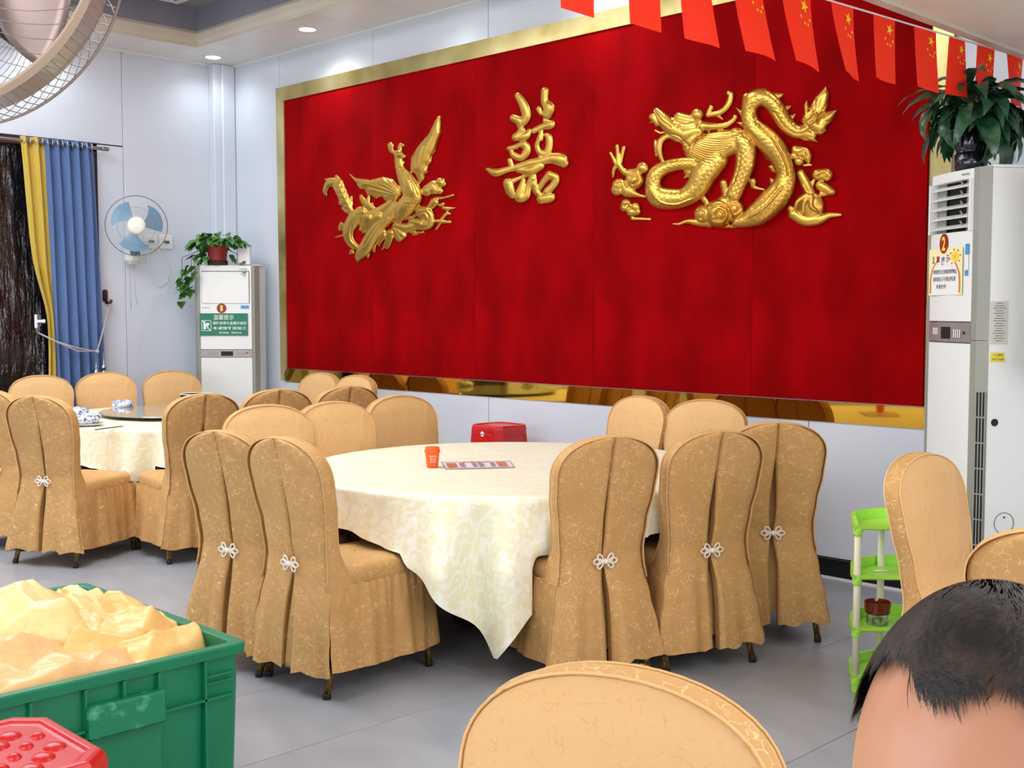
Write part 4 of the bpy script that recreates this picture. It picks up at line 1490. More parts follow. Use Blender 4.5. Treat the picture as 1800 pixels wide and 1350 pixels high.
# chopsticks in paper
for (a, b_, lab) in [((168, 755), (228, 747), 'pair of chopsticks in front of the near wrapped bowl'), ((92, 744), (128, 741), 'pair of chopsticks left of the wrapped bowls')]:
    A, B = at_z(a[0], a[1], TZ + .004), at_z(b_[0], b_[1], TZ + .004)
    dv = (B - A).normalized()
    B = A + dv * .24
    mid = (A + B) / 2
    t = thing('chopsticks', lab, 'chopsticks', (mid.x, mid.y, TZ), group='chopsticks on the left table')
    nrm = Vector((-dv.y, dv.x, 0)) * .005
    for s in (-1, 1):
        MB().tube([(A - mid) * 1.0 + nrm * s + Vector((0, 0, .003)), (B - mid) + nrm * s + Vector((0, 0, .003))], [.0032, .0024], 6).build('stick', M['brown'], t, smooth=True)

# orange cup
p = at_z(760, 821, TZ)
cup = thing('takeaway_cup', 'small orange lidded paper cup with white characters on the main table', 'cup', (p.x, p.y, TZ), math.radians(45))
MB().lathe([(.001, 0), (.0255, 0), (.0265, .002), (.0335, .070), (.0335, .072)], 32, caps=False).build('cup_body', M['orange'], cup, smooth=True)
MB().lathe([(.0335, .068), (.0365, .070), (.0365, .078), (.034, .081), (.0335, .092), (.031, .094), (.001, .093)], 32, caps=False).build('lid', M['orange'], cup, autos=40)


def curved_text(body, width, height, zc, r, parent, mat_, yaw=0.0, name='lettering'):
    o = text_part(body, 1, mat_, parent, (0, 0, 0), (0, 0, 0), width=width, height=height, name=name)
    me = o.data
    for v_ in me.vertices:
        a = v_.co.x / r + yaw
        rr = r * (1 + .0) + .0006
        v_.co = Vector((rr * math.sin(a), -rr * math.cos(a), zc + v_.co.y))
    return o


cyaw = math.radians(12)
curved_text('熊猫代驾', .036, .0085, .053, .0318, cup, M['signwhite'], cyaw)
curved_text('晚上好', .028, .0085, .041, .0306, cup, M['signwhite'], cyaw)
curved_text('很好家', .028, .0085, .029, .0295, cup, M['signwhite'], cyaw)
# menu card
A, B, C_, D_ = at_z(775, 813, TZ), at_z(897, 811, TZ), at_z(905, 822, TZ), at_z(782, 825, TZ)
ctr = (A + B + C_ + D_) / 4
menu = thing('menu_card', 'long laminated menu leaflet with food pictures beside the orange cup', 'menu', (ctr.x, ctr.y, TZ))
V4 = [A - ctr, D_ - ctr, C_ - ctr, B - ctr]


def mquad(u0, u1, v0, v1, z):
    def P_(u, v):
        a = (A - ctr).lerp(B - ctr, u)
        b2 = (D_ - ctr).lerp(C_ - ctr, u)
        q = a.lerp(b2, v)
        return (q.x, q.y, z)
    return [P_(u0, v0), P_(u0, v1), P_(u1, v1), P_(u1, v0)]


vs = mquad(0, 1, 0, 1, .0006) + mquad(0, 1, 0, 1, .0022)
MB().add(vs, [(0, 1, 2, 3), (4, 5, 6, 7), (0, 1, 5, 4), (1, 2, 6, 5), (2, 3, 7, 6), (3, 0, 4, 7)]).build('card', base_mat('laminate_white', lin(238, 228, 238), .3), menu)
edge_m = base_mat('menu_edge', lin(160, 110, 110), .4)
mb = MB()
for q in ((0, 1, 0, .06), (0, 1, .93, 1), (0, .012, 0, 1), (.988, 1, 0, 1)):
    mb.add(mquad(*q, .0026), [(0, 1, 2, 3)])
mb.build('printed_border', edge_m, menu)
food = noisy('food_print', lin(170, 70, 40), lin(220, 160, 110), 120, .4)
for q in ((.06, .2, .2, .85), (.78, .92, .15, .85), (.3, .38, .02, .14), (.4, .47, .02, .14), (.5, .56, .02, .14), (.6, .68, .02, .14)):
    MB().add(mquad(*q, .003), [(0, 1, 2, 3)]).build('food_picture', food, menu)
mb = MB()
for (u0, u1) in ((.24, .33), (.42, .5), (.51, .6), (.68, .76)):
    for k in range(9):
        v0 = .2 + k * .075
        mb.add(mquad(u0, u1 - .01 * (k % 3), v0, v0 + .03, .003), [(0, 1, 2, 3)])
mb.build('printed_lines', base_mat('menu_ink', lin(150, 100, 120), .5), menu)

# ================================================================== CABINET AIR CONDITIONERS


def local_text(body, w, h, mat_, parent, x, z, y, name='lettering', bold=0.0):
    return text_part(body, 1, mat_, parent, (x, y, z), (PI / 2, 0, 0), width=w, height=h, name=name, bold=bold)


def quad_part(name, mat_, parent, x0, x1, z0, z1, y, th=0.001, label=None):
    return MB().box(((x0 + x1) / 2, y - th / 2, (z0 + z1) / 2), (x1 - x0, th, z1 - z0)).build(name, mat_, parent, label=label)


def ellipse_part(name, mat_, parent, cx_, cz_, rx, rz, y, th=.001, n=32):
    vs = [(cx_ + rx * math.cos(2 * PI * k / n), y, cz_ + rz * math.sin(2 * PI * k / n)) for k in range(n)]
    vs += [(a, y - th, c) for a, _, c in vs]
    return MB().add(vs, [tuple(range(n)), tuple(range(n, 2 * n))] + [(k, (k + 1) % n, n + (k + 1) % n, n + k) for k in range(n)]).build(name, mat_, parent)


def cabinet(name_lab, loc, rotz, hwf, chx, chy, dep, ht, strip_z, strip_h, bulge=.02):
    """floor-standing air conditioner; front faces local -Y, origin on floor at the front centre"""
    t = thing('cabinet_air_conditioner', name_lab, 'air conditioner', loc, rotz, 'floor-standing cabinet air conditioners')
    W = hwf + chx
    # side and back body
    poly = [(-W, chy), (W, chy), (W, dep), (-W, dep)]
    MB().prism([(-W + .002, chy), (W - .002, chy), (W - .002, dep), (-W + .002, dep)], .0, ht).build('side_body', M['acwhite'], t, bevel=.004)
    MB().prism([(-W - .003, chy + .0), (W + .003, chy), (W + .003, dep + .003), (-W - .003, dep + .003)], ht, ht + .012).build('top_cap', M['acwhite'], t, bevel=.003)
    # grey chamfer columns
    for s in (-1, 1):
        for (z0, z1) in ((.03, strip_z - .001), (strip_z + .001, ht + .006)):
            pl = [(s * (hwf + .001), .002), (s * (hwf + chx * .45), .006), (s * W, chy), (s * (hwf + .001), chy + .002)]
            if s < 0:
                pl = pl[::-1]
            MB().prism(pl, z0, z1).build('corner_post', M['acgrey'], t)
    return t, W


def front_sheet(t, hwf, z0, z1, bulge, mat_, name):
    """slightly curved front panel"""
    n = 13
    vs = []
    for z in (z0, z1):
        for k in range(n):
            u = -1 + 2 * k / (n - 1)
            vs.append((u * hwf, -bulge * (1 - u * u), z))
    for z in (z0, z1):
        vs += [(hwf, .03, z), (-hwf, .03, z)]
    fs = [(k, k + 1, n + k + 1, n + k) for k in range(n - 1)]
    fs += [tuple(reversed(range(n))) + (2 * n + 1, 2 * n)][0:0]
    fs += [(n - 1, 2 * n, 2 * n + 2, 2 * n - 1), (0, n, 2 * n + 3, 2 * n + 1)]
    fs += [tuple(range(n)) + (2 * n, 2 * n + 1), tuple(range(n, 2 * n)) + (2 * n + 2, 2 * n + 3)]
    return MB().add(vs, fs).build(name, mat_, t)


# ---- AC 1 in the corner
H1 = 1.822
ac1, W1 = cabinet('white cabinet air conditioner numbered 1 with green notice, in the corner', (-8.665, 5.255, 0), math.radians(45), .213, .058, .05, .30, H1, 1.105, .08)
front_sheet(ac1, .213, .04, 1.06, .0, M['acwhite'], 'lower_panel')
front_sheet(ac1, .213, 1.065, 1.125, .004, M['acpanel'], 'control_strip')
mb = front_sheet(ac1, .213, 1.13, H1 + .004, .004, M['acwhite'], 'upper_panel')
quad_part('display', M['dark'], ac1, -.045, .055, 1.075, 1.113, -.004, .002)
for k, x in enumerate([-.14, -.12, -.10, -.08, .09, .11, .13, .15]):
    quad_part('button', M['acgrey'], ac1, x - .004, x + .004, 1.082, 1.106, -.003, .003)
quad_part('button', M['dark'], ac1, .165, .18, 1.095, 1.102, -.003, .003)
# closed outlet flap
fl_ = quad_part('outlet_flap', M['acwhite'], ac1, -.197, .195, 1.515, 1.775, -.008, .004)
for q in ((-.2, .198, 1.776, 1.781), ):
    quad_part('flap_gap', M['dark'], ac1, *q, -.005, .002)
quad_part('flap_gap', M['dark'], ac1, -.2, -.197, 1.515, 1.78, -.005, .002)
quad_part('flap_gap', M['dark'], ac1, .195, .198, 1.515, 1.78, -.005, .002)
ellipse_part('number_badge', M['badge'], ac1, -.035, 1.472, .04, .040, -.006)
local_text('1', .02, .048, M['yellow'], ac1, -.035, 1.472, -.0075, bold=.03)
sg = MB().box((0, -.003, 0), (.40, .006, .185)).build('notice_board', M['signgreen'], ac1, loc=(-.018, -.006, 1.337))
local_text('温馨提示', .17, .042, M['signwhite'], sg, 0, .06, -.0068)
local_text('谢绝自带食品酒水进店', .28, .026, M['signwhite'], sg, .05, .012, -.0068, bold=.01)
local_text('本餐馆不设加工', .28, .026, M['signwhite'], sg, .05, -.030, -.0068, bold=.01)
local_text('特别配备，敬请见谅!', .19, .017, M['signwhite'], sg, .055, -.069, -.0068)
mb = MB()
for q in ((-.184, -.104, .030, .034), (-.184, -.104, -.054, -.05), (-.184, -.180, -.054, .034), (-.108, -.104, -.054, .034)):
    mb.box(((q[0] + q[1]) / 2, -.0068, (q[2] + q[3]) / 2), (q[1] - q[0], .001, q[3] - q[2]))
mb.box((-.158, -.0068, -.015), (.022, .001, .05)).box((-.158, -.0068, .018), (.008, .001, .018)).box((-.132, -.0068, .002), (.022, .001, .022)).box((-.132, -.0068, -.022), (.005, .001, .03))
mb.build('pictogram', M['signwhite'], sg)
v4 = [(-.18, -.0076, .032), (-.172, -.0076, .032), (-.108, -.0076, -.052), (-.116, -.0076, -.052)]
MB().add(v4, [(0, 1, 2, 3)]).build('strike_line', M['signwhite'], sg)
quad_part('sticker', M['stickblue'], ac1, .125, .19, 1.47, 1.495, -.006, .001)
local_text('Panasonic', .065, .011, M['inkgrey'], ac1, -.165, 1.478, -.006)
quad_part('maker_badge', M['acgrey'], ac1, .12, .18, 1.795, 1.80, -.006, .001)

# ---- AC 2 at the right
H2 = 2.047
ac2, W2 = cabinet('tall white cabinet air conditioner numbered 2 beside the red panel', (-2.32, 5.016, 0), math.radians(-35.4), .170, .078, .04, .36, H2, 1.325, .09)
front_sheet(ac2, .170, .05, 1.31, .012, M['acwhite'], 'lower_panel')
front_sheet(ac2, .170, 1.315, 1.40, .012, M['acpanel'], 'control_strip')
front_sheet(ac2, .170, 1.405, 1.79, .012, M['acwhite'], 'upper_panel')
front_sheet(ac2, .170, 2.01, H2 + .004, .012, M['acwhite'], 'top_panel')
for s in (-1, 1):
    MB().box((s * .164, .01, 1.90), (.013, .05, .22)).build('outlet_cheek', M['acwhite'], ac2)
MB().box((0, .034, 1.90), (.33, .004, .22)).build('outlet_cavity', M['dark'], ac2)
for k in range(5):
    z = 1.808 + k * .043
    mb = MB().add([(-.156, -.01, z), (.156, -.01, z), (.156, .02, z + .014), (-.156, .02, z + .014)], [(0, 1, 2, 3)])
    mb.build('louvre', M['acwhite'], ac2, solid=.006)
for k in range(5):
    MB().add([(.075, .005, 1.815 + k * .043), (.09, .005, 1.815 + k * .043), (.045, .02, 1.84 + k * .043), (.03, .02, 1.84 + k * .043)][:4], [(0, 1, 2, 3)]).build('vane', M['acgrey'], ac2, solid=.006)
MB().box((.095, .022, 1.90), (.02, .006, .22)).build('vane_rail', M['acgrey'], ac2)
MB().box((-.12, .024, 1.90), (.07, .006, .22)).build('vane_rail', M['acgrey'], ac2)
ellipse_part('number_badge', M['badge'], ac2, -.035, 1.745, .036, .044, -.0135)
local_text('2', .03, .062, M['yellow'], ac2, -.035, 1.745, -.0155, bold=.03)
ns = MB().box((0, -.0008, 0), (.29, .0016, .285)).build('notice_sheet', M['paleyel'], ac2, loc=(-.02, -.0125, 1.622))
ns.scale = (.95, 1, .72)
# white arch field with orange bow strokes
arch = [(-.118, -.0022, -.141)] + [(.118 * -math.cos(PI * k / 20), -.0022, -.03 + .135 * math.sin(PI * k / 20)) for k in range(21)] + [(.118, -.0022, -.141)]
MB().add(arch, [tuple(range(len(arch)))]).build('white_field', M['paper'], ns)
for s in (-1, 1):
    P_ = [(s * (.128 * math.cos(PI * k / 20)), -.0026, -.06 + .15 * math.sin(PI * k / 20)) for k in range(0, 8)]
    P_ = [(s * .128, -.0026, -.13)] + P_
    mb = MB()
    for a, b_ in zip(P_, P_[1:]):
        mb.add([(a[0] - .006, a[1], a[2]), (a[0] + .006, a[1], a[2]), (b_[0] + .006, b_[1], b_[2]), (b_[0] - .006, b_[1], b_[2])], [(0, 1, 2, 3)])
    mb.build('printed_arc', M['brownstroke'], ns)
local_text('温', .022, .045, M['inkgrey'], ns, -.105, .075, -.0028)
local_text('馨', .03, .055, M['inkred'], ns, -.062, .070, -.0028, bold=.02)
local_text('提', .03, .05, M['ink'], ns, -.018, .066, -.0028, bold=.02)
local_text('示', .03, .045, M['inkred'], ns, .022, .078, -.0028, bold=.02)
local_text('请保管好自己的随身携带物品', .205, .028, M['ink'], ns, -.002, .0, -.0028, bold=.01)
local_text('请照看好孩子不要乱跑乱撞', .195, .028, M['ink'], ns, -.006, -.045, -.0028, bold=.01)
local_text('多谢合作!', .09, .028, M['ink'], ns, -.03, -.09, -.0028, bold=.01)
ellipse_part('printed_sun', M['yellow'], ns, .085, .085, .030, .030, -.0028)
for k in range(8):
    a = 2 * PI * k / 8 + .2
    ellipse_part('sun_ray', M['brownstroke'], ns, .085 + .045 * math.cos(a), .085 + .045 * math.sin(a), .006, .006, -.0028, n=8)
for (ex, ez) in ((.076, .09), (.094, .09), (.085, .080)):
    ellipse_part('sun_dot', M['brownstroke'], ns, ex, ez, .003, .003, -.0040, n=8)
quad_part('sticker', M['stickblue'], ac2, .128, .155, 1.69, 1.735, -.006, .001)
quad_part('sticker', M['paper'], ac2, .128, .152, 1.625, 1.688, -.006, .001)
quad_part('sticker', M['stickblue'], ac2, .128, .150, 1.60, 1.623, -.006, .001)
local_text('Panasonic', .05, .010, M['ink'], ac2, -.135, 1.712, -.008)
quad_part('display', M['dark'], ac2, -.045, .03, 1.328, 1.38, -.0125, .001)
quad_part('maker_badge', M['acgrey'], ac2, .09, .145, 2.028, 2.034, -.009, .001)
for k in range(4):
    quad_part('button', M['white'], ac2, -.12 + k * .014, -.113 + k * .014, 1.345, 1.375, -.0085, .001)
    quad_part('button', M['white'], ac2, .055 + k * .016, .062 + k * .016, 1.335, 1.37, -.0115, .001)
quad_part('button', M['dark'], ac2, .125, .138, 1.35, 1.362, -.008, .001)
# intake grille down the right chamfer
gx0, gy0 = .170 + .078 * .45, .006
gx1, gy1 = .248, .04
gd = Vector((gx1 - gx0, gy1 - gy0, 0))
gl = gd.length
gang = math.atan2(gd.y, gd.x)
gr_ = MB().box((0, 0, 0), (gl * .72, .003, .98)).build('intake_grille', M['dark'], ac2, loc=((gx0 + gx1) / 2 + .0012, (gy0 + gy1) / 2 - .0018, .62), rot=(0, 0, gang))
for k in range(10):
    MB().box((0, -.002, -.49 + k * .98 / 9), (gl * .74, .003, .006)).build('grille_bar', M['acgrey'], gr_)
for k in range(4):
    MB().box((-gl * .36 + k * gl * .24, -.002, 0), (.004, .003, .98)).build('grille_bar', M['acgrey'], gr_)
# side labels
sx = W2 - .001


def side_quad(name, mat_, y0, y1, z0, z1, th=.001):
    return MB().box((sx + th / 2, (y0 + y1) / 2, (z0 + z1) / 2), (th, y1 - y0, z1 - z0)).build(name, mat_, ac2)


side_quad('rating_label', base_mat('label_grey', lin(206, 204, 194), .5), .045, .125, 1.31, 1.49)
mb = MB()
for k in range(16):
    z = 1.482 - k * .0105
    mb.box((sx + .0015, .085, z), (.001, (.03 + .035 * ((k * 7) % 5) / 5), .0025))
mb.build('printed_lines', M['inkgrey'], ac2)
side_quad('warning_label', base_mat('label_yellow', lin(236, 220, 60), .5), .05, .115, 1.235, 1.275)
o = text_part('小心触电', 1, M['ink'], ac2, (sx + .0018, .0825, 1.265), (PI / 2, 0, PI / 2), width=.045, height=.012)
o = text_part('请勿打开面板', 1, M['ink'], ac2, (sx + .0018, .0825, 1.247), (PI / 2, 0, PI / 2), width=.055, height=.010)
MB().lathe([(.001, 0), (.016, 0), (.016, .002), (.001, .002)], 16, c=(sx, .075, .98), axis='x').build('knockout_plug', M['dark'], ac2)
MB().lathe([(.044, 0), (.046, 0), (.046, .002), (.044, .002)], 32, c=(sx, .13, .55), axis='x', caps=False).build('pipe_cover_ring', M['inkgrey'], ac2)
MB().lathe([(.001, 0), (.004, 0), (.004, .003), (.001, .003)], 12, c=(sx, .13, .575), axis='x').build('screw', M['dark'], ac2)

# white board hanging at right edge
q = at_depth(1830, 470, 4.6)
wbx = thing('wall_heater', 'white boxy wall unit at the right picture edge with yellowed lower bracket', 'wall unit', (q.x + .13, q.y + .17, 0), 0)
for (ax1, az1) in ((-.12, 1.4), (.12, 1.4), (-.12, 1.9), (.12, 1.9)):
    MB().box((ax1, (BW - q.y - .17) / 2, az1), (.03, BW - q.y - .17, .03)).build('support_arm', M['white'], wbx)
MB().box((0, 0, 1.63), (.36, .16, .80), bev=.012).build('casing', M['acwhite'], wbx)
MB().box((-.03, -.02, 1.225), (.26, .10, .04)).build('bracket', base_mat('yellowed_bracket', lin(236, 222, 170), .5), wbx)

# socket with cable on the wall behind the lily
q = at_y(1752, 258, BW)
so = thing('wall_socket', 'white double wall socket with black plug behind the dark potted lily', 'socket', (q.x, BW, q.z))
MB().box((0, -.006, 0), (.17, .012, .17), bev=.004).build('socket_plate', M['white'], so)
MB().box((0, -.014, 0), (.12, .006, .12), bev=.004).build('socket_face', M['white'], so)
MB().box((-.02, -.03, .012), (.04, .03, .026), bev=.005).build('plug', M['black'], so)
MB().tube([(-.04, -.04, .01), (-.05, -.05, -.01), (-.03, -.05, -.06), (.02, -.045, -.12), (.06, -.04, -.2)], .004, 8).build('cable', M['black'], so, smooth=True)

# ================================================================== PLANTS


def leaf_mesh(kind, seed):
    r = random.Random(seed)
    if kind == 'heart':
        L_, W_ = .075, .03
        prof = [(0, .35), (.08, .85), (.22, 1.0), (.4, .92), (.6, .68), (.8, .36), (.93, .12), (1, .02)]
        droop = r.uniform(.3, .9)
    else:
        L_, W_ = .30, .034
        prof = [(0, .06), (.2, .07), (.3, .35), (.42, .8), (.55, 1.0), (.7, .85), (.85, .45), (.95, .15), (1, .02)]
        droop = r.uniform(1.6, 3.2)
    mb = MB()
    vs = []
    ang = .25 if kind == 'heart' else .9 + r.uniform(-.2, .3)
    x, z, pt = 0, 0, 0
    for (t, w) in prof:
        dt = t - pt
        pt = t
        x += math.cos(ang) * dt * L_
        z += math.sin(ang) * dt * L_
        ang -= droop * dt
        ww = w * W_
        vs += [(x, -ww, z + ww * .25), (x, 0, z - ww * .1), (x, ww, z + ww * .25)]
    fs = []
    for i in range(len(prof) - 1):
        a = i * 3
        fs += [(a, a + 1, a + 4, a + 3), (a + 1, a + 2, a + 5, a + 4)]
    mb.add(vs, fs)
    return mb


def plant_leaves(parent, kind, mat_, places, seed, nm='leaf'):
    protos_ = []
    for k in range(5):
        o = leaf_mesh(kind, seed + k).build(nm, mat_, parent, smooth=True)
        protos_.append(o)
    rl = random.Random(seed)
    for i, (p, az, tilt, sc) in enumerate(places):
        o = protos_[i] if i < 5 else copy_obj(protos_[rl.randrange(5)], parent)
        o.location = p
        o.rotation_euler = (rl.uniform(-.4, .4), tilt, az)
        o.scale = (sc, sc * rl.uniform(.85, 1.15), sc)


# pothos on AC1
pc = at_depth(373, 466, 9.75)
pot1 = thing('potted_pothos', 'trailing green pothos in a red pot on the cabinet numbered 1', 'potted plant', (-8.76, 5.24, H1 + .012))
MB().lathe([(.001, .0), (.07, .0), (.072, .012), (.082, .10), (.10, .16), (.104, .17), (.097, .17), (.09, .15), (.001, .148)], 28, caps=False).build('pot', M['pot'], pot1, autos=50)
MB().lathe([(.084, 0), (.084, .035), (.066, .035)], 28, caps=False).build('pot_base', M['soil'], pot1, smooth=True)
rl = random.Random(11)
pl = []
vr, vl = Vector((RT[0], RT[1], 0)), Vector((-RT[0], -RT[1], 0))
tc_ = Vector((-FW[0], -FW[1], 0)).normalized()
for k in range(150):
    a = rl.uniform(0, 2 * PI)
    e = rl.uniform(0.0, 1.0)
    rad = .06 + .14 * math.sqrt(rl.random())
    z = .17 + .13 * (1 - (rad / .22) ** 2) * rl.uniform(.3, 1.1) - .02
    pl.append((Vector((rad * math.cos(a), rad * math.sin(a), z)), a + rl.uniform(-.5, .5), rl.uniform(-.1, .9), rl.uniform(.95, 1.45)))
stems = []
for v0, n, dz in ((vl * .22, 40, -.14), (vl * .29 + tc_ * .03, 30, -.20), (vr * .22 + tc_ * .02, 12, -.06), (vl * .16 + tc_ * .12, 10, -.02)):
    base = Vector((0, 0, .19))
    for i in range(n):
        t = i / n
        p = base.lerp(v0, min(1, t * 2)) + Vector((0, 0, (dz - .1) * max(0, t - .3) / .7 + .0))
        p += Vector((rl.uniform(-.03, .03), rl.uniform(-.03, .03), rl.uniform(-.03, .02)))
        pl.append((p, math.atan2(v0.y, v0.x) + rl.uniform(-1.4, 1.4), rl.uniform(.3, 1.3), rl.uniform(.7, 1.1)))
    stems.append([Vector((0, 0, .17)), base.lerp(v0, .6) + Vector((0, 0, .03)), v0 + Vector((0, 0, .06)), v0 + Vector((0, 0, dz * .6)), v0 * 1.02 + Vector((0, 0, dz))])
plant_leaves(pot1, 'heart', M['leaf'], pl, 21)
for s_ in stems:
    MB().tube(s_, .003, 5).build('stem', M['stem'], pot1, smooth=True)
bx_ = thing('white_carton', 'small white box beside the pothos pot on the cabinet', 'box', (-8.70 + vr.x * .135, 5.31 + vr.y * .135, H1 + .012), math.radians(45))
MB().box((0, 0, .075), (.10, .06, .15), bev=.004).build('box_body', M['white'], bx_)
ellipse_part('printed_dot', M['inkgrey'], bx_, 0, .02, .016, .014, -.030)

# peace lily on AC2
lp = Vector((-2.29, 5.13, H2 + .012))
pot2 = thing('potted_peace_lily', 'dark-leaved peace lily in a black glazed pot on the cabinet numbered 2', 'potted plant', lp)
MB().lathe([(.001, 0), (.058, 0), (.068, .01), (.07, .075), (.064, .082), (.062, .09), (.066, .096), (.072, .11), (.072, .20), (.066, .205), (.001, .195)], 32, caps=False).build('pot', M['potblack'], pot2, smooth=True)
rl = random.Random(4)
pl = []
for k in range(150):
    a = rl.uniform(0, 2 * PI)
    z = .19 + rl.uniform(0, .10)
    rad = rl.uniform(.0, .05)
    pl.append((Vector((rad * math.cos(a), rad * math.sin(a), z)), a, rl.uniform(-.5, .95), rl.uniform(.6, 1.25)))
plant_leaves(pot2, 'lance', M['leafdark'], pl, 77)

# ================================================================== FLAGS
flg_m = M['flag']
bz = 2.6
string_pts = []
fy = [(2.13, 2.27, .02), (2.43, 2.57, .01), (2.72, 2.87, .02), (2.97, 3.12, .07), (3.25, 3.42, .11), (3.54, 3.73, .11), (3.87, 4.03, .11), (4.18, 4.35, .03), (4.51, 4.70, .045), (4.82, 4.97, .01), (5.09, 5.27, -.01), (5.40, 5.58, .02)]


def string_z(y):
    return 2.50 + .095 * ((y - 2.4) / 3.1) if y > 2.4 else 2.50
FXX = BX - .035
string = [(FXX, -1.0 + k * .25, string_z(-1.0 + k * .25) + .02) for k in range(27)]
mb = MB().tube([(FXX, y, z) for (_, y, z) in string], .0035, 6)
so_ = mb.build('flag_string', M['white'], None, smooth=True)
tag(so_, 'thin white string along the cream soffit edge carrying the red flags', 'string')
fl_labels = ['leftmost red flag, only its lower edge in view', 'second red flag from left, over the gold frame', 'third red flag from left, over the red panel', 'fourth red flag from left, slanting, small stars showing', 'fifth red flag from left, slanting, with the full big star', 'sixth red flag from left, above the dragon tail, slanting', 'seventh red flag from left, right of the dragon tail', 'red flag hanging over the right gold frame edge', 'narrow red flag left of the lily crown', 'twisted red flag in front of the lily leaves', 'rightmost red flag cut by the picture edge']
flist = fy[1:]
for k, (y0, y1, sl) in enumerate(flist):
    W_ = y1 - y0
    zt = string_z((y0 + y1) / 2)
    Hh_ = .235
    t = thing('paper_flag', 'small ' + fl_labels[k], 'flag', (FXX - .003, (y0 + y1) / 2, zt + .02), group='string of small red flags')
    tw = [0, .0, .01, .012, .01, .012, .008, 0, .01, .0, .025, .0][k + 0]

    def fpos(u, v, k=k, W_=W_, sl=sl, tw=tw):
        # u across 0..1 (along +Y), v down 0..1
        y = (u - .5) * W_ + sl * v ** 1.3
        x = -tw * math.sin(u * 3.0 + k) * v * 1.5 - .015 * v * (1 if sl > .05 else .2)
        z = -Hh_ * v - (.012 if sl > .05 else .004) * u * v
        return (x, y, z)
    MB().grid(7, 11, lambda i, j: fpos(i / 6, j / 10)).build('flag_sheet', flg_m, t, smooth=True)
    # stars (u 0..20, v 0..30)
    for (su, sv, sr, nm) in ((14.6, 5.2, 3.0, 'large_star'), (17.6, 10.3, .95, 'small_star'), (15.8, 12.4, .95, 'small_star'), (13.2, 12.2, .95, 'small_star'), (11, 9.8, .95, 'small_star')):
        for sgn in (1, -1):
            pts = star_poly(su, sv, sr, -PI / 2 + .3)
            ctr_ = fpos(su / 20, sv / 30)
            vs = [(ctr_[0] + sgn * .0025, ctr_[1], ctr_[2])] + [(fpos(a / 20, b_ / 30)[0] + sgn * .0025, fpos(a / 20, b_ / 30)[1], fpos(a / 20, b_ / 30)[2]) for a, b_ in pts]
            MB().add(vs, [(0, 1 + i, 1 + (i + 1) % 10) for i in range(10)]).build(nm, M['star'], t)

# ================================================================== CURTAINS
rodz = 2.765
rod = thing('curtain_rod', 'grey metal curtain rod over the dark door', 'curtain rod', (LW + .09, 3.4, rodz))
MB().tube([(0, -1.15, 0), (0, 1.07, 0)], .014, 12).build('pole', M['steel'], rod, smooth=True)
MB().lathe([(.016, 0), (.019, .005), (.019, .05), (.014, .06)], 12).build('finial', M['steel'], rod, smooth=True, loc=(0, 1.06, 0), rot=(-PI / 2, 0, 0))
for y in (-1.0, .98):
    MB().box((-.045, y, 0), (.085, .02, .03)).build('wall_bracket', M['steel'], rod)


def curtain(name, lab, ya0, ya1, yb0, yb1, folds, mat_, pinch=None, x=LW + .09):
    n = folds * 10
    zt = rodz + .035
    t = thing(name, lab, 'curtain', (x, (ya0 + ya1) / 2, 0))
    yc = (ya0 + ya1) / 2

    def fn(i, j):
        v = j / 40
        z = zt - v * (zt - .03)
        u = i / n
        y0_, y1_ = ya0 + (yb0 - ya0) * v ** .8, ya1 + (yb1 - ya1) * v ** .8
        if pinch:
            pz, pw, sh = pinch
            k = math.exp(-((z - pz) / .35) ** 2) if z > pz else math.exp(-((z - pz) / .8) ** 2)
            mid = y0_ + (y1_ - y0_) * .8
            y0_ = y0_ + (mid - y0_) * pw * k
        y = y0_ + (y1_ - y0_) * u + .006 * math.sin(u * folds * 4 * PI)
        xx = .032 * math.sin(u * folds * 2 * PI + .3 * math.sin(z * 2)) * (1 + .15 * math.sin(z * 3 + u * 9))
        return (xx, y - yc, z)
    MB().grid(n + 1, 41, fn).build('fabric_sheet', mat_, t, smooth=True)
    for k in range(folds * 2):
        u = (k + .5) / (folds * 2)
        y = ya0 + (ya1 - ya0) * u
        MB().tube([(0 + .027 * math.cos(a), y - yc, rodz + .027 * math.sin(a)) for a in [2 * PI * q_ / 16 for q_ in range(16)]], .005, 6, closed=True).build('grommet', M['chrome'], t, smooth=True)
    return t


curtain('yellow_curtain', 'mustard yellow curtain gathered left of the blue one', 3.80, 3.985, 3.95, 4.07, 2, M['curty'], pinch=(1.35, .75, 0))
curtain('blue_curtain', 'pleated blue curtain at the right side of the door', 3.985, 4.385, 4.06, 4.47, 5, M['curtb'])
# rope tieback with hook and knob, tassels
hk = at_x(184, 527, LW)
tb = thing('curtain_tieback', 'grey rope tieback looped round both curtains from a brown hook', 'tieback', (LW, hk.y, hk.z))
MB().box((.012, 0, .035), (.024, .045, .10), bev=.012).build('hook_plate', M['brown'], tb)
MB().tube([(.02, 0, -.02), (.05, .02, -.03), (.06, .03, .0)], .014, 8).build('hook', M['brown'], tb, smooth=True)
e1 = at_x(171, 618, LW + .16) - Vector((LW, hk.y, hk.z))
e2 = at_x(98, 600, LW + .17) - Vector((LW, hk.y, hk.z))
e3 = at_x(67, 585, LW + .10) - Vector((LW, hk.y, hk.z))
for o_ in (0, .012):
    MB().tube([(.05, .02 + o_, -.02), (.10, (.02 + e1.y) / 2 + .01, e1.z * .5), tuple(e1), ((e1.x + e2.x) / 2 + .0, (e1.y + e2.y) / 2, (e1.z + e2.z) / 2 - .012 - o_ * 2), tuple(e2), tuple(e3)], .007, 7).build('rope', M['cord'], tb, smooth=True)
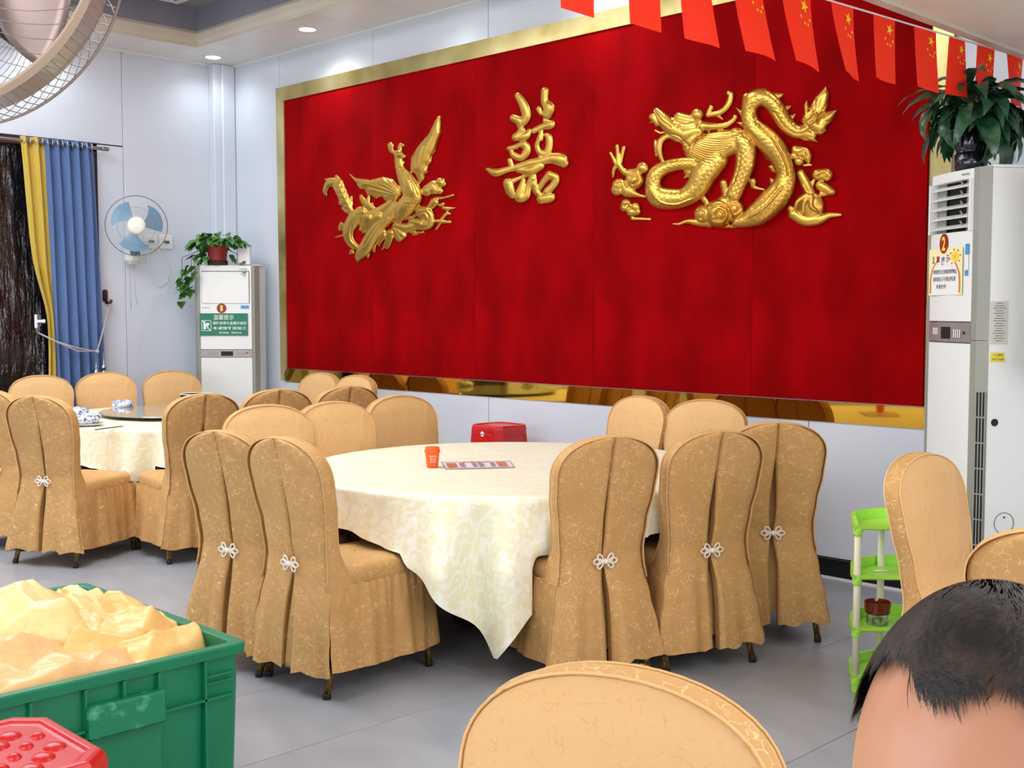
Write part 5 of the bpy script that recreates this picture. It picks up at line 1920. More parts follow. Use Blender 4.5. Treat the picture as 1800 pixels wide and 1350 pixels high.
MB().lathe([(.001, -.018), (.014, -.012), (.02, 0), (.014, .012), (.001, .018)], 12).build('rope_knot', M['cord'], tb, smooth=True, loc=tuple(e1))
for k, (dy, dz) in enumerate(((-.02, -.17), (.045, -.13))):
    ts = MB().lathe([(.004, .13), (.004, .03), (.018, .02), (.026, 0), (.02, -.015), (.012, -.02), (.012, -.03), (.024, -.04), (.026, -.1), (.001, -.102)], 14).build('tassel', M['chrome'], tb, smooth=True, loc=(e1.x + .015, e1.y + dy, e1.z + dz))
wh = at_x(70, 565, LW + .14)
cl_ = thing('curtain_clip', 'small white plastic clip on the edge of the yellow curtain', 'clip', wh)
MB().box((0, -.03, 0), (.02, .022, .11), bev=.006).build('clip_plate', M['white'], cl_)
MB().lathe([(.012, 0), (.012, .05), (.016, .055), (.016, .07), (.001, .071)], 12).build('clip_pin', M['white'], cl_, smooth=True, loc=(0, -.03, 0), rot=(-PI / 2, 0, 0))

# ================================================================== BLUE WALL FAN
fc = at_x(240, 397, LW + .26)
wf_ = thing('wall_fan', 'small blue-bladed wall fan on the white wall left of the column', 'fan', fc, 0)
# faces the camera roughly
aim = (Vector((0, 0, 1.75)) - fc).normalized()
hx = Vector((0, 0, 1)).cross(aim).normalized()
hz = aim.cross(hx)
RM = Matrix((hx, hz, aim)).transposed().to_euler()
hd = bpy.data.objects.new('fan_head', None)
COL.objects.link(hd)
hd.parent = wf_
hd.rotation_euler = RM
R_ = .243
# local z = toward viewer
cage = MB()
for (r, z) in ((R_, 0), (R_, .012)):
    cage.tube([(r * math.cos(2 * PI * k / 48), r * math.sin(2 * PI * k / 48), z) for k in range(48)], .0035, 5, closed=True)
cage.tube([(.15 * math.cos(2 * PI * k / 40), .15 * math.sin(2 * PI * k / 40), .062) for k in range(40)], .0012, 4, closed=True)
cage.build('cage_rim', M['wire'], hd, smooth=True)
sp = MB()
for k in range(90):
    a = 2 * PI * k / 90
    a2 = a + .25
    sp.tube([(.07 * math.cos(a), .07 * math.sin(a), .075), (.15 * math.cos(a + .1), .15 * math.sin(a + .1), .065), (.22 * math.cos(a + .2), .22 * math.sin(a + .2), .035), (R_ * math.cos(a2), R_ * math.sin(a2), .01)], .0009, 3, cap=False)
    if k % 2 == 0:
        sp.tube([(.05 * math.cos(a), .05 * math.sin(a), -.09), (.2 * math.cos(a), .2 * math.sin(a), -.055), (R_ * math.cos(a), R_ * math.sin(a), 0)], .0009, 3, cap=False)
sp.build('cage_wires', M['white'], hd, kind='stuff')
MB().lathe([(.001, .09), (.05, .088), (.068, .08), (.072, .072), (.068, .068)], 32, caps=False).build('hub_badge', M['plate'], hd, smooth=True)
for k in range(3):
    a0 = math.radians(10 + 120 * k)
    mb = MB()

    def fn(i, j, a0=a0):
        u, v = i / 10, j / 8
        r = .045 + .165 * v
        spread = (.45 + .75 * v * (1.15 - .35 * v))
        a = a0 + (u - .5) * spread * 1.25 + v * .25
        if j >= 7:
            r = .045 + .165 * (v - (abs(u - .4) ** 2.2) * .35)
        return (r * math.cos(a), r * math.sin(a), .01 + (u - .5) * .045)
    mb.grid(11, 9, fn)
    mb.build('blade', M['fanblue'], hd, smooth=True)
MB().lathe([(.001, .03), (.04, .03), (.045, .0), (.045, -.05), (.07, -.06), (.07, -.14), (.04, -.16), (.001, -.16)], 24, caps=False).build('motor', M['white'], hd, autos=40)
mz = at_x(232, 447, LW + .06) - fc
MB().box((0, 0, 0), (.11, .12, .17), bev=.035).build('mount_body', M['white'], wf_, loc=tuple(mz))
MB().box((.058, 0, .02), (.01, .085, .06), bev=.004).build('switch_panel', base_mat('fan_teal_panel', lin(40, 104, 140), .3), wf_, loc=tuple(mz))
MB().tube([(mz.x, mz.y, mz.z + .07), (mz.x + .03, mz.y, mz.z + .16), (-.03, 0, -.02)], .02, 10).build('arm', M['white'], wf_, smooth=True)
MB().tube([(mz.x, mz.y - .02, mz.z - .08), (mz.x, mz.y - .018, mz.z - .46)], .0022, 5).build('pull_cord', M['cord'], wf_, smooth=True)
MB().tube([(mz.x, mz.y + .02, mz.z - .08), (mz.x, mz.y + .022, mz.z - .3), (mz.x, mz.y + .032, mz.z - .38), (mz.x, mz.y + .04, mz.z - .42)], .0022, 5).build('pull_cord', M['cord'], wf_, smooth=True)
sp_ = at_x(278, 425, LW)
sk = thing('double_socket', 'white double wall socket behind the blue fan with looping cable', 'socket', (LW, sp_.y, sp_.z))
for dy in (-.07, .07):
    MB().box((.006, dy, 0), (.012, .12, .12), bev=.004).build('socket_plate', M['white'], sk)
    MB().box((.02, dy, .0), (.02, .045, .02), bev=.003).build('plug', M['inkgrey'], sk)
kc = [at_x(a, b_, LW + .02) - Vector((LW, sp_.y, sp_.z)) for a, b_ in ((276, 430), (259, 452), (262, 480), (272, 498), (283, 503), (294, 495), (297, 475), (293, 462), (282, 448), (279, 438), (279, 428))]
MB().tube([tuple(p) for p in kc], .004, 6).build('cable', M['white'], sk, smooth=True)

# ================================================================== BIG CAGE FAN
fcn = at_depth(-38, -36, 3.1)
bf = thing('industrial_fan', 'large beige wire cage fan hanging at the upper left corner', 'fan', (fcn.x, fcn.y, 0))
# axis: near end displaced to upper left
ax_ = (-Vector(FW) * .94 - Vector(RT) * .24 + Vector(UP) * .22).normalized()
hx = Vector((0, 0, 1)).cross(ax_).normalized()
hz = ax_.cross(hx)
RM = Matrix((hx, hz, ax_)).transposed().to_euler()
bh = bpy.data.objects.new('fan_head', None)
COL.objects.link(bh)
bh.parent = bf
bh.location = (0, 0, fcn.z)
bh.rotation_euler = RM
RB = .375
mb = MB()
mb.lathe([(RB - .004, .02), (RB + .004, .02), (RB + .004, .045), (RB - .004, .045), (RB - .004, .02)], 96, caps=False)
mb.build('front_ring', M['fanring'], bh, autos=30)
MB().tube([(RB * 1.0 * math.cos(2 * PI * k / 64), RB * 1.0 * math.sin(2 * PI * k / 64), -.085) for k in range(64)], .004, 6, closed=True).build('rear_ring', M['fanwire'], bh, smooth=True)
MB().lathe([(RB - .020, -.06), (RB - .012, .01)], 96, caps=False).build('inner_shroud', base_mat('bright_sheet_steel', lin(200, 192, 186), .28, .8), bh, smooth=True)
for (r, z, w) in ((.10, .13, .002), (.06, .135, .003), (.22, .10, .002)):
    MB().tube([(r * math.cos(2 * PI * k / 48), r * math.sin(2 * PI * k / 48), z) for k in range(48)], w, 5, closed=True).build('cage_hoop', M['fanwire'], bh, smooth=True)
sp = MB()
nW = 46
for k in range(nW):
    a = 2 * PI * k / nW
    for (sgn, tw, zf) in ((1, .9, 1), (-1, -.9, -1)):
        pts = []
        for q in range(9):
            t = q / 8
            r = .06 + (RB - .06) * t
            z = (.135 - .10 * t ** 2.2) if sgn > 0 else (-.17 + .086 * t ** 2)
            aa = a + tw * t
            pts.append((r * math.cos(aa), r * math.sin(aa), z))
        sp.tube(pts, .0012, 3, cap=False)
    sp.tube([(RB * math.cos(a), RB * math.sin(a), .03), (RB * 1.012 * math.cos(a), RB * 1.012 * math.sin(a), -.04), (RB * math.cos(a + .04), RB * math.sin(a + .04), -.085)], .0016, 4, cap=False)
    a += PI / nW
    sp.tube([(RB * math.cos(a), RB * math.sin(a), .03), (RB * 1.012 * math.cos(a), RB * 1.012 * math.sin(a), -.04), (RB * math.cos(a + .04), RB * math.sin(a + .04), -.085)], .0016, 4, cap=False)
sp.build('cage_wires', M['fanwire'], bh, kind='stuff')
for k in range(3):
    a0 = math.radians(75 + 120 * k)

    def fn(i, j, a0=a0):
        u, v = i / 8, j / 8
        r = .05 + .275 * v
        a = a0 + (u - .5) * (.9 - .15 * v) + v * .3
        return (r * math.cos(a), r * math.sin(a), (u - .5) * .09)
    MB().grid(9, 9, fn).build('blade', base_mat('fan_blade_steel', lin(160, 140, 132), .35, .7), bh, smooth=True, solid=.003)
MB().lathe([(.001, .10), (.05, .095), (.06, .08), (.06, -.06), (.085, -.07), (.085, -.22), (.05, -.25), (.001, -.25)], 32, caps=False).build('motor', M['rubber'], bh, autos=40)
mp_ = Vector(ax_) * -.16 - Vector(RT) * .16
MB().tube([(ax_.x * -.16, ax_.y * -.16, fcn.z + ax_.z * -.16), (mp_.x, mp_.y, fcn.z + .05), (mp_.x - .02, mp_.y, fcn.z + .35), (mp_.x - .02, mp_.y, CZ + .31)], .022, 12).build('drop_rod', M['fanwire'], bf, smooth=True)
MB().lathe([(.001, -.03), (.07, -.03), (.08, -.01), (.08, .0), (.001, .0)], 32, caps=False).build('ceiling_plate', M['rubber'], bf, smooth=True, loc=(mp_.x - .02, mp_.y, CZ + .318))

# ================================================================== RED STOOLS


def red_stool(lab, loc, rotz, size, ht, grp='red plastic stools', dimples=True, sticker=False):
    t = thing('plastic_stool', lab, 'stool', loc, rotz, grp)
    h = size / 2
    c = h * .28

    def octo(k, cc=None):
        hh = h * k
        q = (cc or c) * k
        return [(hh, -hh + q), (hh, hh - q), (hh - q, hh), (-hh + q, hh), (-hh, hh - q), (-hh, -hh + q), (-hh + q, -hh), (hh - q, -hh)]
    mb = MB()
    rings = [(1.03, ht - .03), (1.0, ht - .010), (.97, ht - .002), (.93, ht), (.86, ht), (.84, ht - .006), (.80, ht - .007), (.4, ht - .007), (.01, ht - .007)]
    vs, fs = [], []
    for (k, z) in rings:
        vs += [(x, y, z) for x, y in octo(k)]
    for i in range(len(rings) - 1):
        for q in range(8):
            fs.append((i * 8 + q, i * 8 + (q + 1) % 8, i * 8 + 8 + (q + 1) % 8, i * 8 + 8 + q))
    mb.add(vs, fs)
    mb.build('seat', M['redplastic'], t, bevel=.003)
    if dimples:
        for i in range(-3, 4):
            for j in range(-3, 4):
                if abs(i) + abs(j) > 5 or (i + j) % 2:
                    continue
                big = (i + j) % 4 == 0
                r = .024 if big else .015
                MB().lathe([(r, -.001), (r * .85, .004), (r * .45, .0085), (.0005, .009)], 14, c=(i * h * .22, j * h * .22, ht - .007), caps=False).build('bump', M['redplastic'], t, smooth=True)
    # four leg shells joined by recessed side panels
    for q in range(4):
        a = q * PI / 2
        cs, sn = math.cos(a), math.sin(a)
        w0, w1, d0, d1 = h * .72, h * .9, h * 1.0, h * 1.22

        def rot(x, y):
            return (x * cs - y * sn, x * sn + y * cs)
        zt_, zb = ht - .028, ht - .16
        pts = []
        # trapezoid frame with opening: top apron
        k1 = .3
        for (x, y, z) in ((-w0, -d0, zt_), (w0, -d0, zt_), (w0 + (w1 - w0) * k1, -(d0 + (d1 - d0) * k1), zb), (-w0 - (w1 - w0) * k1, -(d0 + (d1 - d0) * k1), zb)):
            pts.append(rot(x, y) + (z,))
        MB().add(pts, [(0, 1, 2, 3)]).build('apron', M['redplastic'], t, solid=.006)
        # raised loop on apron
        ins = [(-w0 * .72, zt_ - .03), (w0 * .72, zt_ - .03), (w0 * .82, zt_ - .045), (w0 * .84, zb + .01), (-w0 * .84, zb + .01), (-w0 * .82, zt_ - .045)]
        lp_ = []
        for (x, z) in ins:
            k2 = (zt_ - z) / (zt_ - zb) * k1
            lp_.append(rot(x, -(d0 + (d1 - d0) * k2) - .004) + (z,))
        MB().tube(lp_, .0035, 5, closed=True).build('raised_rib', M['redplastic'], t, smooth=True)
        # corner leg
        l0 = [rot(w0, -d0), rot(w0 + .0, -d0)]
        top = [rot(w0 - .02, -d0), rot(d0, -w0 + .02)]
        bt = [rot(w1 - .03, -d1), rot(d1, -w1 + .03)]
        mid = [rot(w0 + .005, -d0), rot(d0, -w0 - .005)]
        vs = []
        for (wi, di, z) in ((w0, d0, zt_), (w0 + (w1 - w0) * .35, d0 + (d1 - d0) * .35, ht * .65), (w1, d1, 0.0)):
            ww = .05
            vs += [rot(wi - ww, -di) + (z,), rot(wi, -di) + (z,), rot(di, -wi) + (z,), rot(di, -wi + ww) + (z,)]
        fs = []
        for r_ in range(2):
            for e in range(3):
                fs.append((r_ * 4 + e, r_ * 4 + e + 1, r_ * 4 + 5 + e, r_ * 4 + 4 + e))
        MB().add(vs, fs).build('leg', M['redplastic'], t, solid=.005)
    if sticker:
        MB().lathe([(.001, 0), (.017, 0), (.017, .001), (.001, .001)], 20, c=(0, 0, 0), axis='y').build('round_sticker', M['paper'], t, loc=(-.10 * 0 + h * .0, -h * 1.045, ht - .055))
    return t


sp0 = at_depth(881, 746, 7.75)
red_stool('tall red plastic stool by the white wall behind the main table', (-5.55, 5.40, 0), 0, .29, .705, dimples=False, sticker=True)
red_stool('red plastic stool with bumpy seat in the lower left foreground', (-2.285, .845, 0), 0, .36, .60)

# ================================================================== GREEN CRATE
CT = .545
c0 = at_z(438, 1127, CT)
CX1, CY1 = c0.x, c0.y
CXL, CYL = 1.0, .74
CX0, CY0 = CX1 - CXL, CY1 - CYL
ccx, ccy = (CX0 + CX1) / 2, (CY0 + CY1) / 2
cr = thing('storage_crate', 'large green plastic crate full of folded yellow cloths', 'crate', (ccx, ccy, 0))
hx_, hy_ = CXL / 2, CYL / 2


def rrect(hx, hy, r, n=5):
    out = []
    for (sx_, sy_, a0) in ((1, 1, 0), (-1, 1, PI / 2), (-1, -1, PI), (1, -1, 3 * PI / 2)):
        for k in range(n + 1):
            a = a0 + k / n * PI / 2
            out.append((sx_ * (hx - r) + r * math.cos(a), sy_ * (hy - r) + r * math.sin(a)))
    return out


rings = [(0, .0, .002), (-.03, 0, .0), (-.012, 0, .02), (-.0, 0, CT - .10), (.0, 0, CT - .03), (.016, 0, CT - .028), (.018, 0, CT - .004), (.014, 0, CT), (-.012, 0, CT), (-.016, 0, CT - .004), (-.02, 0, CT - .05), (-.04, 0, .03), (-.3, 0, .028)]
mb = MB()
vs, fs = [], []
for (o_, _, z) in rings[1:]:
    vs += [(x, y, z) for x, y in rrect(hx_ - .018 + o_, hy_ - .018 + o_, .03)]
n_ = 24
for i in range(len(rings) - 2):
    for q in range(n_):
        fs.append((i * n_ + q, i * n_ + (q + 1) % n_, (i + 1) * n_ + (q + 1) % n_, (i + 1) * n_ + q))
fs.append(tuple(range(n_)))
fs.append(tuple(range((len(rings) - 2) * n_, (len(rings) - 1) * n_)))
mb.add(vs, fs).build('crate_body', M['green'], cr, autos=35)
# ribs on the two visible faces
fx = hx_ - .018
fy_ = hy_ - .018
ysr = [at_x(px, 1220, CX1).y - ccy for px in (0,)]


def y_on_face(px):
    r = ray(px, 1230)
    return CAMP[1] + r[1] * (CX1 / r[0]) - ccy


for px in (363, 282, 220, 152, 55):
    y = y_on_face(px)
    full = px in (363, 152)
    z0, z1 = (.02, CT - .03) if full else (CT - .13, CT - .03)
    MB().box((fx + .008, y, (z0 + z1) / 2), (.018, .006, z1 - z0)).build('rib', M['green'], cr)
yA, yB = y_on_face(152), y_on_face(288)
MB().box((fx + .008, (fy_ - .03 + y_on_face(290)) / 2, CT - .135), (.018, fy_ - .03 - y_on_face(290), .006)).build('rib', M['green'], cr)
MB().box((fx + .008, (-fy_ + yA) / 2, CT - .135), (.018, fy_ + yA, .006)).build('rib', M['green'], cr)
MB().box((fx + .006, (fy_ - .03 + y_on_face(363)) / 2, CT - .075), (.012, fy_ - .03 - y_on_face(363), .006)).build('rib', M['green'], cr)
MB().box((fx + .005, (fy_ - .03 + y_on_face(363)) / 2, CT - .095), (.010, fy_ - .03 - y_on_face(363), .005)).build('rib', M['green'], cr)
hb_ = MB().box((0, 0, 0), (.034, yB - yA, .085), bev=.006).build('handle', noisy('scuffed_green', lin(4, 122, 82), lin(90, 178, 140), 30, .45, ramp=(.55, .75), detail=8), cr, loc=(fx + .018, (yA + yB) / 2, CT - .115), label='scuffed green handle grip')
MB().box((0, 0, 0), (.006, (yB - yA) * .96, .25)).build('handle_recess', M['green'], cr, loc=(fx + .003, (yA + yB) / 2, CT - .29))

# cloth pile


def heap(x, y):
    """world height of the pile"""
    u, v = (x - ccx) / hx_, (y - ccy) / hy_
    e = max(abs(u), abs(v))
    side = 1 - .75 * max(0, v) ** 1.2 - .35 * max(0, u)
    return CT - .05 + .085 * max(0, 1 - e ** 3) * max(.1, side) + .03 * max(0, -v) * max(0, 1 - abs(u)) + .012 * noise.noise(Vector((x * 3, y * 3, 1)))


def ridged(p):
    return 1 - abs(noise.noise(p)) * 2


def napkin(k, cx_, cy_, ang, a, b_, lift, mat_, lab, sharp=1.0):
    t = bpy.data.objects.new
    nu, nv = 72, 56
    cs, sn = math.cos(ang), math.sin(ang)
    mb = MB()

    def fn(i, j):
        u, v = -1 + 2 * i / (nu - 1), -1 + 2 * j / (nv - 1)
        # irregular outline
        ru = 1 + .15 * noise.noise(Vector((k * 3.1, v * 1.3, 0)))
        rv = 1 + .18 * noise.noise(Vector((u * 1.3, k * 2.7, 5)))
        lx, ly = u * a * ru, v * b_ * rv
        x = cx_ + lx * cs - ly * sn
        y = cy_ + lx * sn + ly * cs
        lim = .035
        x = min(max(x, CX0 + lim), CX1 - lim)
        y = min(max(y, CY0 + lim), CY1 - lim)
        e = max(abs(u), abs(v))
        q = Vector((lx * 5.5 + k * 7, ly * 4 + k, .3 * k))
        q2 = Vector((lx * 2.2 + k * 3, ly * 8 + k, .7 * k))
        wn = noise.noise(Vector((lx * 3 + k, ly * 3, k * 1.7)))
        tri1 = abs(((lx * 2.9 + ly * 1.5 + wn * .8 + k * .37) % 1) - .5) * 2
        tri2 = abs(((ly * 4.6 - lx * 2.0 + wn * .7 + k * .61) % 1) - .5) * 2
        tri3 = abs(((lx * 9.0 + ly * 8.0 + wn * 1.5 + k * .23) % 1) - .5) * 2
        wr = (.5 - tri1 ** .85) * .046 * sharp + (.5 - tri2 ** .85) * .028 * sharp + (.5 - tri3) * .007 * sharp + (ridged(q) - .5) * .012 * sharp
        edge = max(0, (e - .78) / .22)
        z = heap(x, y) + lift + wr * (1 - edge * .5) - .05 * edge ** 2
        return (x - cx_, y - cy_, z - CT)
    mb.grid(nu, nv, fn)
    o = mb.build('folded_cloth', mat_, None, smooth=True, loc=(cx_, cy_, CT), solid=.004)
    tag(o, lab, 'cloth', 'yellow cloths in the green crate')
    return o


napkin(0, ccx, ccy, 0, hx_ - .03, hy_ - .03, -.01, M['peach2'], 'pale yellow cloth lining the bottom of the heap in the crate', .7)
napkin(1, CX1 - .20, CY1 - .24, 2.2, .24, .14, .035, M['peach'], 'orange-yellow cloth at the right front crate corner', .8)
napkin(2, CX1 - .17, CY0 + .27, 1.4, .24, .11, .03, M['peach3'], 'rumpled peach cloth bulging over the near crate rim', 1.0)
napkin(3, CX1 - .42, CY1 - .24, .5, .22, .17, .05, M['peach'], 'peaked orange-yellow cloth in the middle of the heap', 1.3)
napkin(4, CX1 - .60, CY1 - .20, .2, .26, .16, .045, M['peach2'], 'light yellow cloth at the back of the heap', 1.0)
napkin(5, CX1 - .48, CY0 + .26, 1.0, .24, .18, .06, M['peach2'], 'creased light yellow cloth at the left of the heap', 1.4)

# ================================================================== GREEN SHELF
s0 = Vector((-2.205, 4.03, 0))
ang0 = math.atan2(RT[1], RT[0]) - .04
sh = thing('corner_shelf', 'lime green four-tier plastic shelf with ivory posts at the right', 'shelf', s0, ang0)
SW, SD = .40, .25
tiers = [.068, .250, .450, .640]


def half_disc(cx_, w, d, n=20, inset=0.0):
    a, b_ = w / 2 - inset, d - inset
    pts = [(cx_ - a, inset)]
    for k in range(1, n):
        t = PI - PI * k / n
        pts.append((cx_ + a * math.cos(t), inset + b_ * math.sin(t) ** .8))
    pts.append((cx_ + a, inset))
    return pts


for k, z in enumerate(tiers):
    mb = MB()
    A_ = half_disc(SW / 2, SW + .02, SD + .01)
    A_ = [(x, y - .008) for x, y in A_]
    B_ = half_disc(SW / 2, SW - .012, SD - .006)
    n = len(A_)
    mb.prism(A_, z - .014, z - .010)
    hz_ = [.0 if (i == 0 or i == n - 1) else .026 for i in range(n)]
    vs = [(x, y, z - .014) for x, y in A_] + [(x, y, z + (0.006 if 0 < i < n - 1 else .004) + hz_[i] * .9) for i, (x, y) in enumerate(A_)] + [(x, y, z + (0.006 if 0 < i < n - 1 else .004) + hz_[i] * .9) for i, (x, y) in enumerate(B_)] + [(x, y, z - .008) for x, y in B_]
    fs = []
    for r_ in range(3):
        for q in range(n):
            q2 = (q + 1) % n
            fs.append((r_ * n + q, r_ * n + q2, (r_ + 1) * n + q2, (r_ + 1) * n + q))
    mb.add(vs, fs)
    mb.add([(x, y, z - .007) for x, y in B_], [tuple(range(n))])
    mb.build('shelf_tray', M['lime'], sh)
    for (x, y) in ((.005, .005), (SW - .005, .005), (.15, SD - .035)):
        MB().lathe([(.016, -.035), (.018, -.03), (.018, -.012), (.016, -.008)], 14, c=(x, y, z - .002)).build('collar', M['lime'], sh, smooth=False)
for (x, y) in ((.005, .005), (SW - .005, .005), (.15, SD - .035)):
    MB().tube([(x, y, .03), (x, y, tiers[-1] - .012)], .0135, 14).build('post', M['ivory'], sh, smooth=True)
    MB().lathe([(.012, 0), (.014, .004), (.016, .035), (.014, .045)], 14, c=(x, y, 0)).build('foot', M['lime'], sh, smooth=False)


def in_shelf(x, y, z):
    return Vector((s0.x + x * math.cos(ang0) - y * math.sin(ang0), s0.y + x * math.sin(ang0) + y * math.cos(ang0), z))


p = in_shelf(.105, .085, tiers[1] - .0065)
tn = thing('round_tin', 'patterned pale green tin on the third shelf tray under the ashtray', 'tin', p)
MB().lathe([(.001, 0), (.038, 0), (.041, .006), (.041, .036), (.044, .038), (.044, .043), (.001, .043)], 28, caps=False).build('tin_body', M['tin'], tn, autos=40)
ash = thing('ashtray', 'notched amber glass ashtray stacked on the tin in the green shelf', 'ashtray', (p.x, p.y, p.z + .0435))
mb = MB()
nA = 48
prof = [(.036, 0), (.047, .004), (.051, .045), (.046, .046), (.042, .012), (.001, .010)]


def fn(i, j):
    a = 2 * PI * i / nA
    r, z = prof[j]
    if j in (2, 3) and (i % 16) in (0, 1):
        z -= .012
    return (r * math.cos(a), r * math.sin(a), z)


mb.grid(nA, len(prof), fn, closed_u=True)
mb.build('ashtray_body', M['amber'], ash, autos=40)
q = in_shelf(.12, .10, tiers[2] - .0065)
tg = thing('cigarette', 'thin pale stick lying on the second shelf tray', 'stick', q, ang0 + .1)
MB().tube([(-.03, 0, .004), (.03, 0, .004)], .0038, 8).build('paper_tube', M['ivory'], tg, smooth=True)

# ================================================================== MAN
HC = at_depth(1756, 1362, .76)
fth = math.radians(176)
man = thing('person', 'dark-haired man seated close to the camera at lower right, only forehead and hair in view', 'person', (HC.x, HC.y, 0), fth)
HZ = HC.z
tilt = math.radians(-6)     # head bowed (rotation about local X, chin toward chest)
hx_m = MB()
RXh, RYh, RZh = .079, .098, .122


def headpt(th, ph):
    """th: azimuth 0=+X, pi/2=+Y (face); ph: polar from top"""
    c, s = math.cos(th), math.sin(th)
    sp_, cp_ = math.sin(ph), math.cos(ph)
    z = cp_ * RZh
    x = RXh * sp_ * c
    y = RYh * sp_ * s
    f = max(0, s)
    # jaw narrowing
    if z < -.02:
        k = min(1, (-.02 - z) / .10)
        x *= 1 - .34 * k
        if s < 0:
            y *= 1 - .35 * k
        y += .012 * k * f
    # flatten face
    if s > 0:
        y = min(y, .088 + .006 * (1 - abs(x) / .08))
        # brow
        y += .006 * math.exp(-((z - .012) / .010) ** 2) * math.exp(-(x / .05) ** 4)
        # eye sockets
        for sx_ in (-1, 1):
            y -= .012 * math.exp(-(((x - sx_ * .031) / .016) ** 2 + ((z + .006) / .011) ** 2))
        # nose
        nz = math.exp(-(x / .011) ** 2)
        if -.05 < z < .01:
            y += nz * .024 * ((.01 - z) / .055) ** 1.1
        y += .008 * math.exp(-((abs(x) - .012) / .006) ** 2 - ((z + .045) / .007) ** 2)
        # lips and chin
        y += .008 * math.exp(-(x / .022) ** 2 - ((z + .068) / .005) ** 2) + .008 * math.exp(-(x / .020) ** 2 - ((z + .078) / .005) ** 2)
        y -= .004 * math.exp(-(x / .025) ** 2 - ((z + .073) / .0022) ** 2)
        y += .010 * math.exp(-(x / .02) ** 2 - ((z + .10) / .014) ** 2)
    return Vector((x, y, z))


NU, NV = 96, 84
ct, st = math.cos(tilt), math.sin(tilt)


def tl(p, neck=Vector((0, -.02, -.10))):
    q = p - neck
    return Vector((q.x, q.y * ct - q.z * st, q.y * st + q.z * ct)) + neck


# body skeleton grown with skin modifier (local coords, origin on floor, z=0; faces +Y)
skel = bpy.data.meshes.new('body')
J = {
    'pelvis': ((0, -.06, .53), .135), 'waist': ((0, -.07, .68), .125), 'chest': ((0, -.06, .84), .140), 'up': ((0, -.045, .95), .115), 'neck': ((0, -.03, HZ - .135), .055), 'skull': ((0, -.015, HZ - .06), .052),
    'shL': ((-.17, -.05, .93), .062), 'elL': ((-.235, .03, .70), .042), 'wrL': ((-.13, .24, .66), .027),
    'shR': ((.17, -.05, .93), .062), 'elR': ((.235, .03, .70), .042), 'wrR': ((.13, .24, .66), .027),
    'hpL': ((-.09, .0, .50), .09), 'knL': ((-.13, .36, .50), .062), 'anL': ((-.13, .34, .10), .038), 'toL': ((-.14, .46, .035), .032),
    'hpR': ((.09, .0, .50), .09), 'knR': ((.13, .36, .50), .062), 'anR': ((.13, .34, .10), .038), 'toR': ((.14, .46, .035), .032)}
Ed = [('pelvis', 'waist'), ('waist', 'chest'), ('chest', 'up'), ('up', 'neck'), ('neck', 'skull'), ('up', 'shL'), ('shL', 'elL'), ('elL', 'wrL'), ('up', 'shR'), ('shR', 'elR'), ('elR', 'wrR'),
      ('pelvis', 'hpL'), ('hpL', 'knL'), ('knL', 'anL'), ('anL', 'toL'), ('pelvis', 'hpR'), ('hpR', 'knR'), ('knR', 'anR'), ('anR', 'toR')]
names_ = list(J)
skel.from_pydata([J[n][0] for n in names_], [(names_.index(a), names_.index(b_)) for a, b_ in Ed], [])
tmpo = bpy.data.objects.new('body_tmp', skel)
COL.objects.link(tmpo)
sm = tmpo.modifiers.new('skin', 'SKIN')
for i, n in enumerate(names_):
    skel.skin_vertices[0].data[i].radius = (J[n][1], J[n][1] * (.75 if n in ('waist', 'chest', 'up') else 1))
skel.skin_vertices[0].data[0].use_root = True
ss = tmpo.modifiers.new('sub', 'SUBSURF')
ss.levels = ss.render_levels = 2
bpy.context.view_layer.update()
dg = bpy.context.evaluated_depsgraph_get()
bm_ = bpy.data.meshes.new_from_object(tmpo.evaluated_get(dg))
bpy.data.objects.remove(tmpo)
bm_.name = 'body'
# merge the head surface into the same mesh
bv = [tuple(v_.co) for v_ in bm_.vertices]
bfc = [tuple(p.vertices) for p in bm_.polygons]
body = MB()
body.add(bv, bfc)
hv = []
for j in range(NV + 1):
    ph = PI * j / NV
    for i in range(NU):
        th = 2 * PI * i / NU
        q = tl(headpt(th, max(.001, min(PI - .001, ph))))
        hv.append((q.x, q.y, q.z + HZ))
hf = [(j * NU + i, j * NU + (i + 1) % NU, (j + 1) * NU + (i + 1) % NU, (j + 1) * NU + i) for j in range(NV) for i in range(NU)]
body.add(hv, hf)
# ears
for sx_ in (-1, 1):
    def fe(i, j, sx_=sx_):
        a = 2 * PI * i / 16
        r = [.0, .5, .85, 1.0, .8][j]
        d = [.004, .003, .010, .012, -.004][j]
        q = tl(Vector((sx_ * (.076 + d + .006 * math.sin(a)), -.012 + .017 * r * math.cos(a) - .006, -.012 + .032 * r * math.sin(a))))
        return (q.x, q.y, q.z + HZ)
    body.grid(16, 5, fe, closed_u=True)
# hands: palm and five fingers each, resting on the thighs
for sx_ in (-1, 1):
    w = Vector(J['wrL' if sx_ < 0 else 'wrR'][0])
    fwd = Vector((-sx_ * .10, .95, -.35)).normalized()
    rgt = Vector((0, 0, 1)).cross(fwd).normalized()
    dn = fwd.cross(rgt)
    body.tube([w, w + fwd * .03, w + fwd * .06, w + fwd * .09], [.026, .032, .036, .030], 12)
    for f in range(4):
        o_ = rgt * ((f - 1.5) * .019)
        ln = [.062, .072, .068, .052][f]
        b0 = w + fwd * .080 + o_
        body.tube([b0, b0 + fwd * ln * .45, b0 + fwd * ln * .75 + Vector((0, 0, -.010)), b0 + fwd * ln * .95 + Vector((0, 0, -.026))], [.0105, .0098, .009, .007], 8)
    b0 = w + fwd * .025 - rgt * sx_ * -.022 * -1
    body.tube([b0, b0 + fwd * .03 + rgt * sx_ * -.03, b0 + fwd * .055 + rgt * sx_ * -.038], [.013, .011, .008], 8)
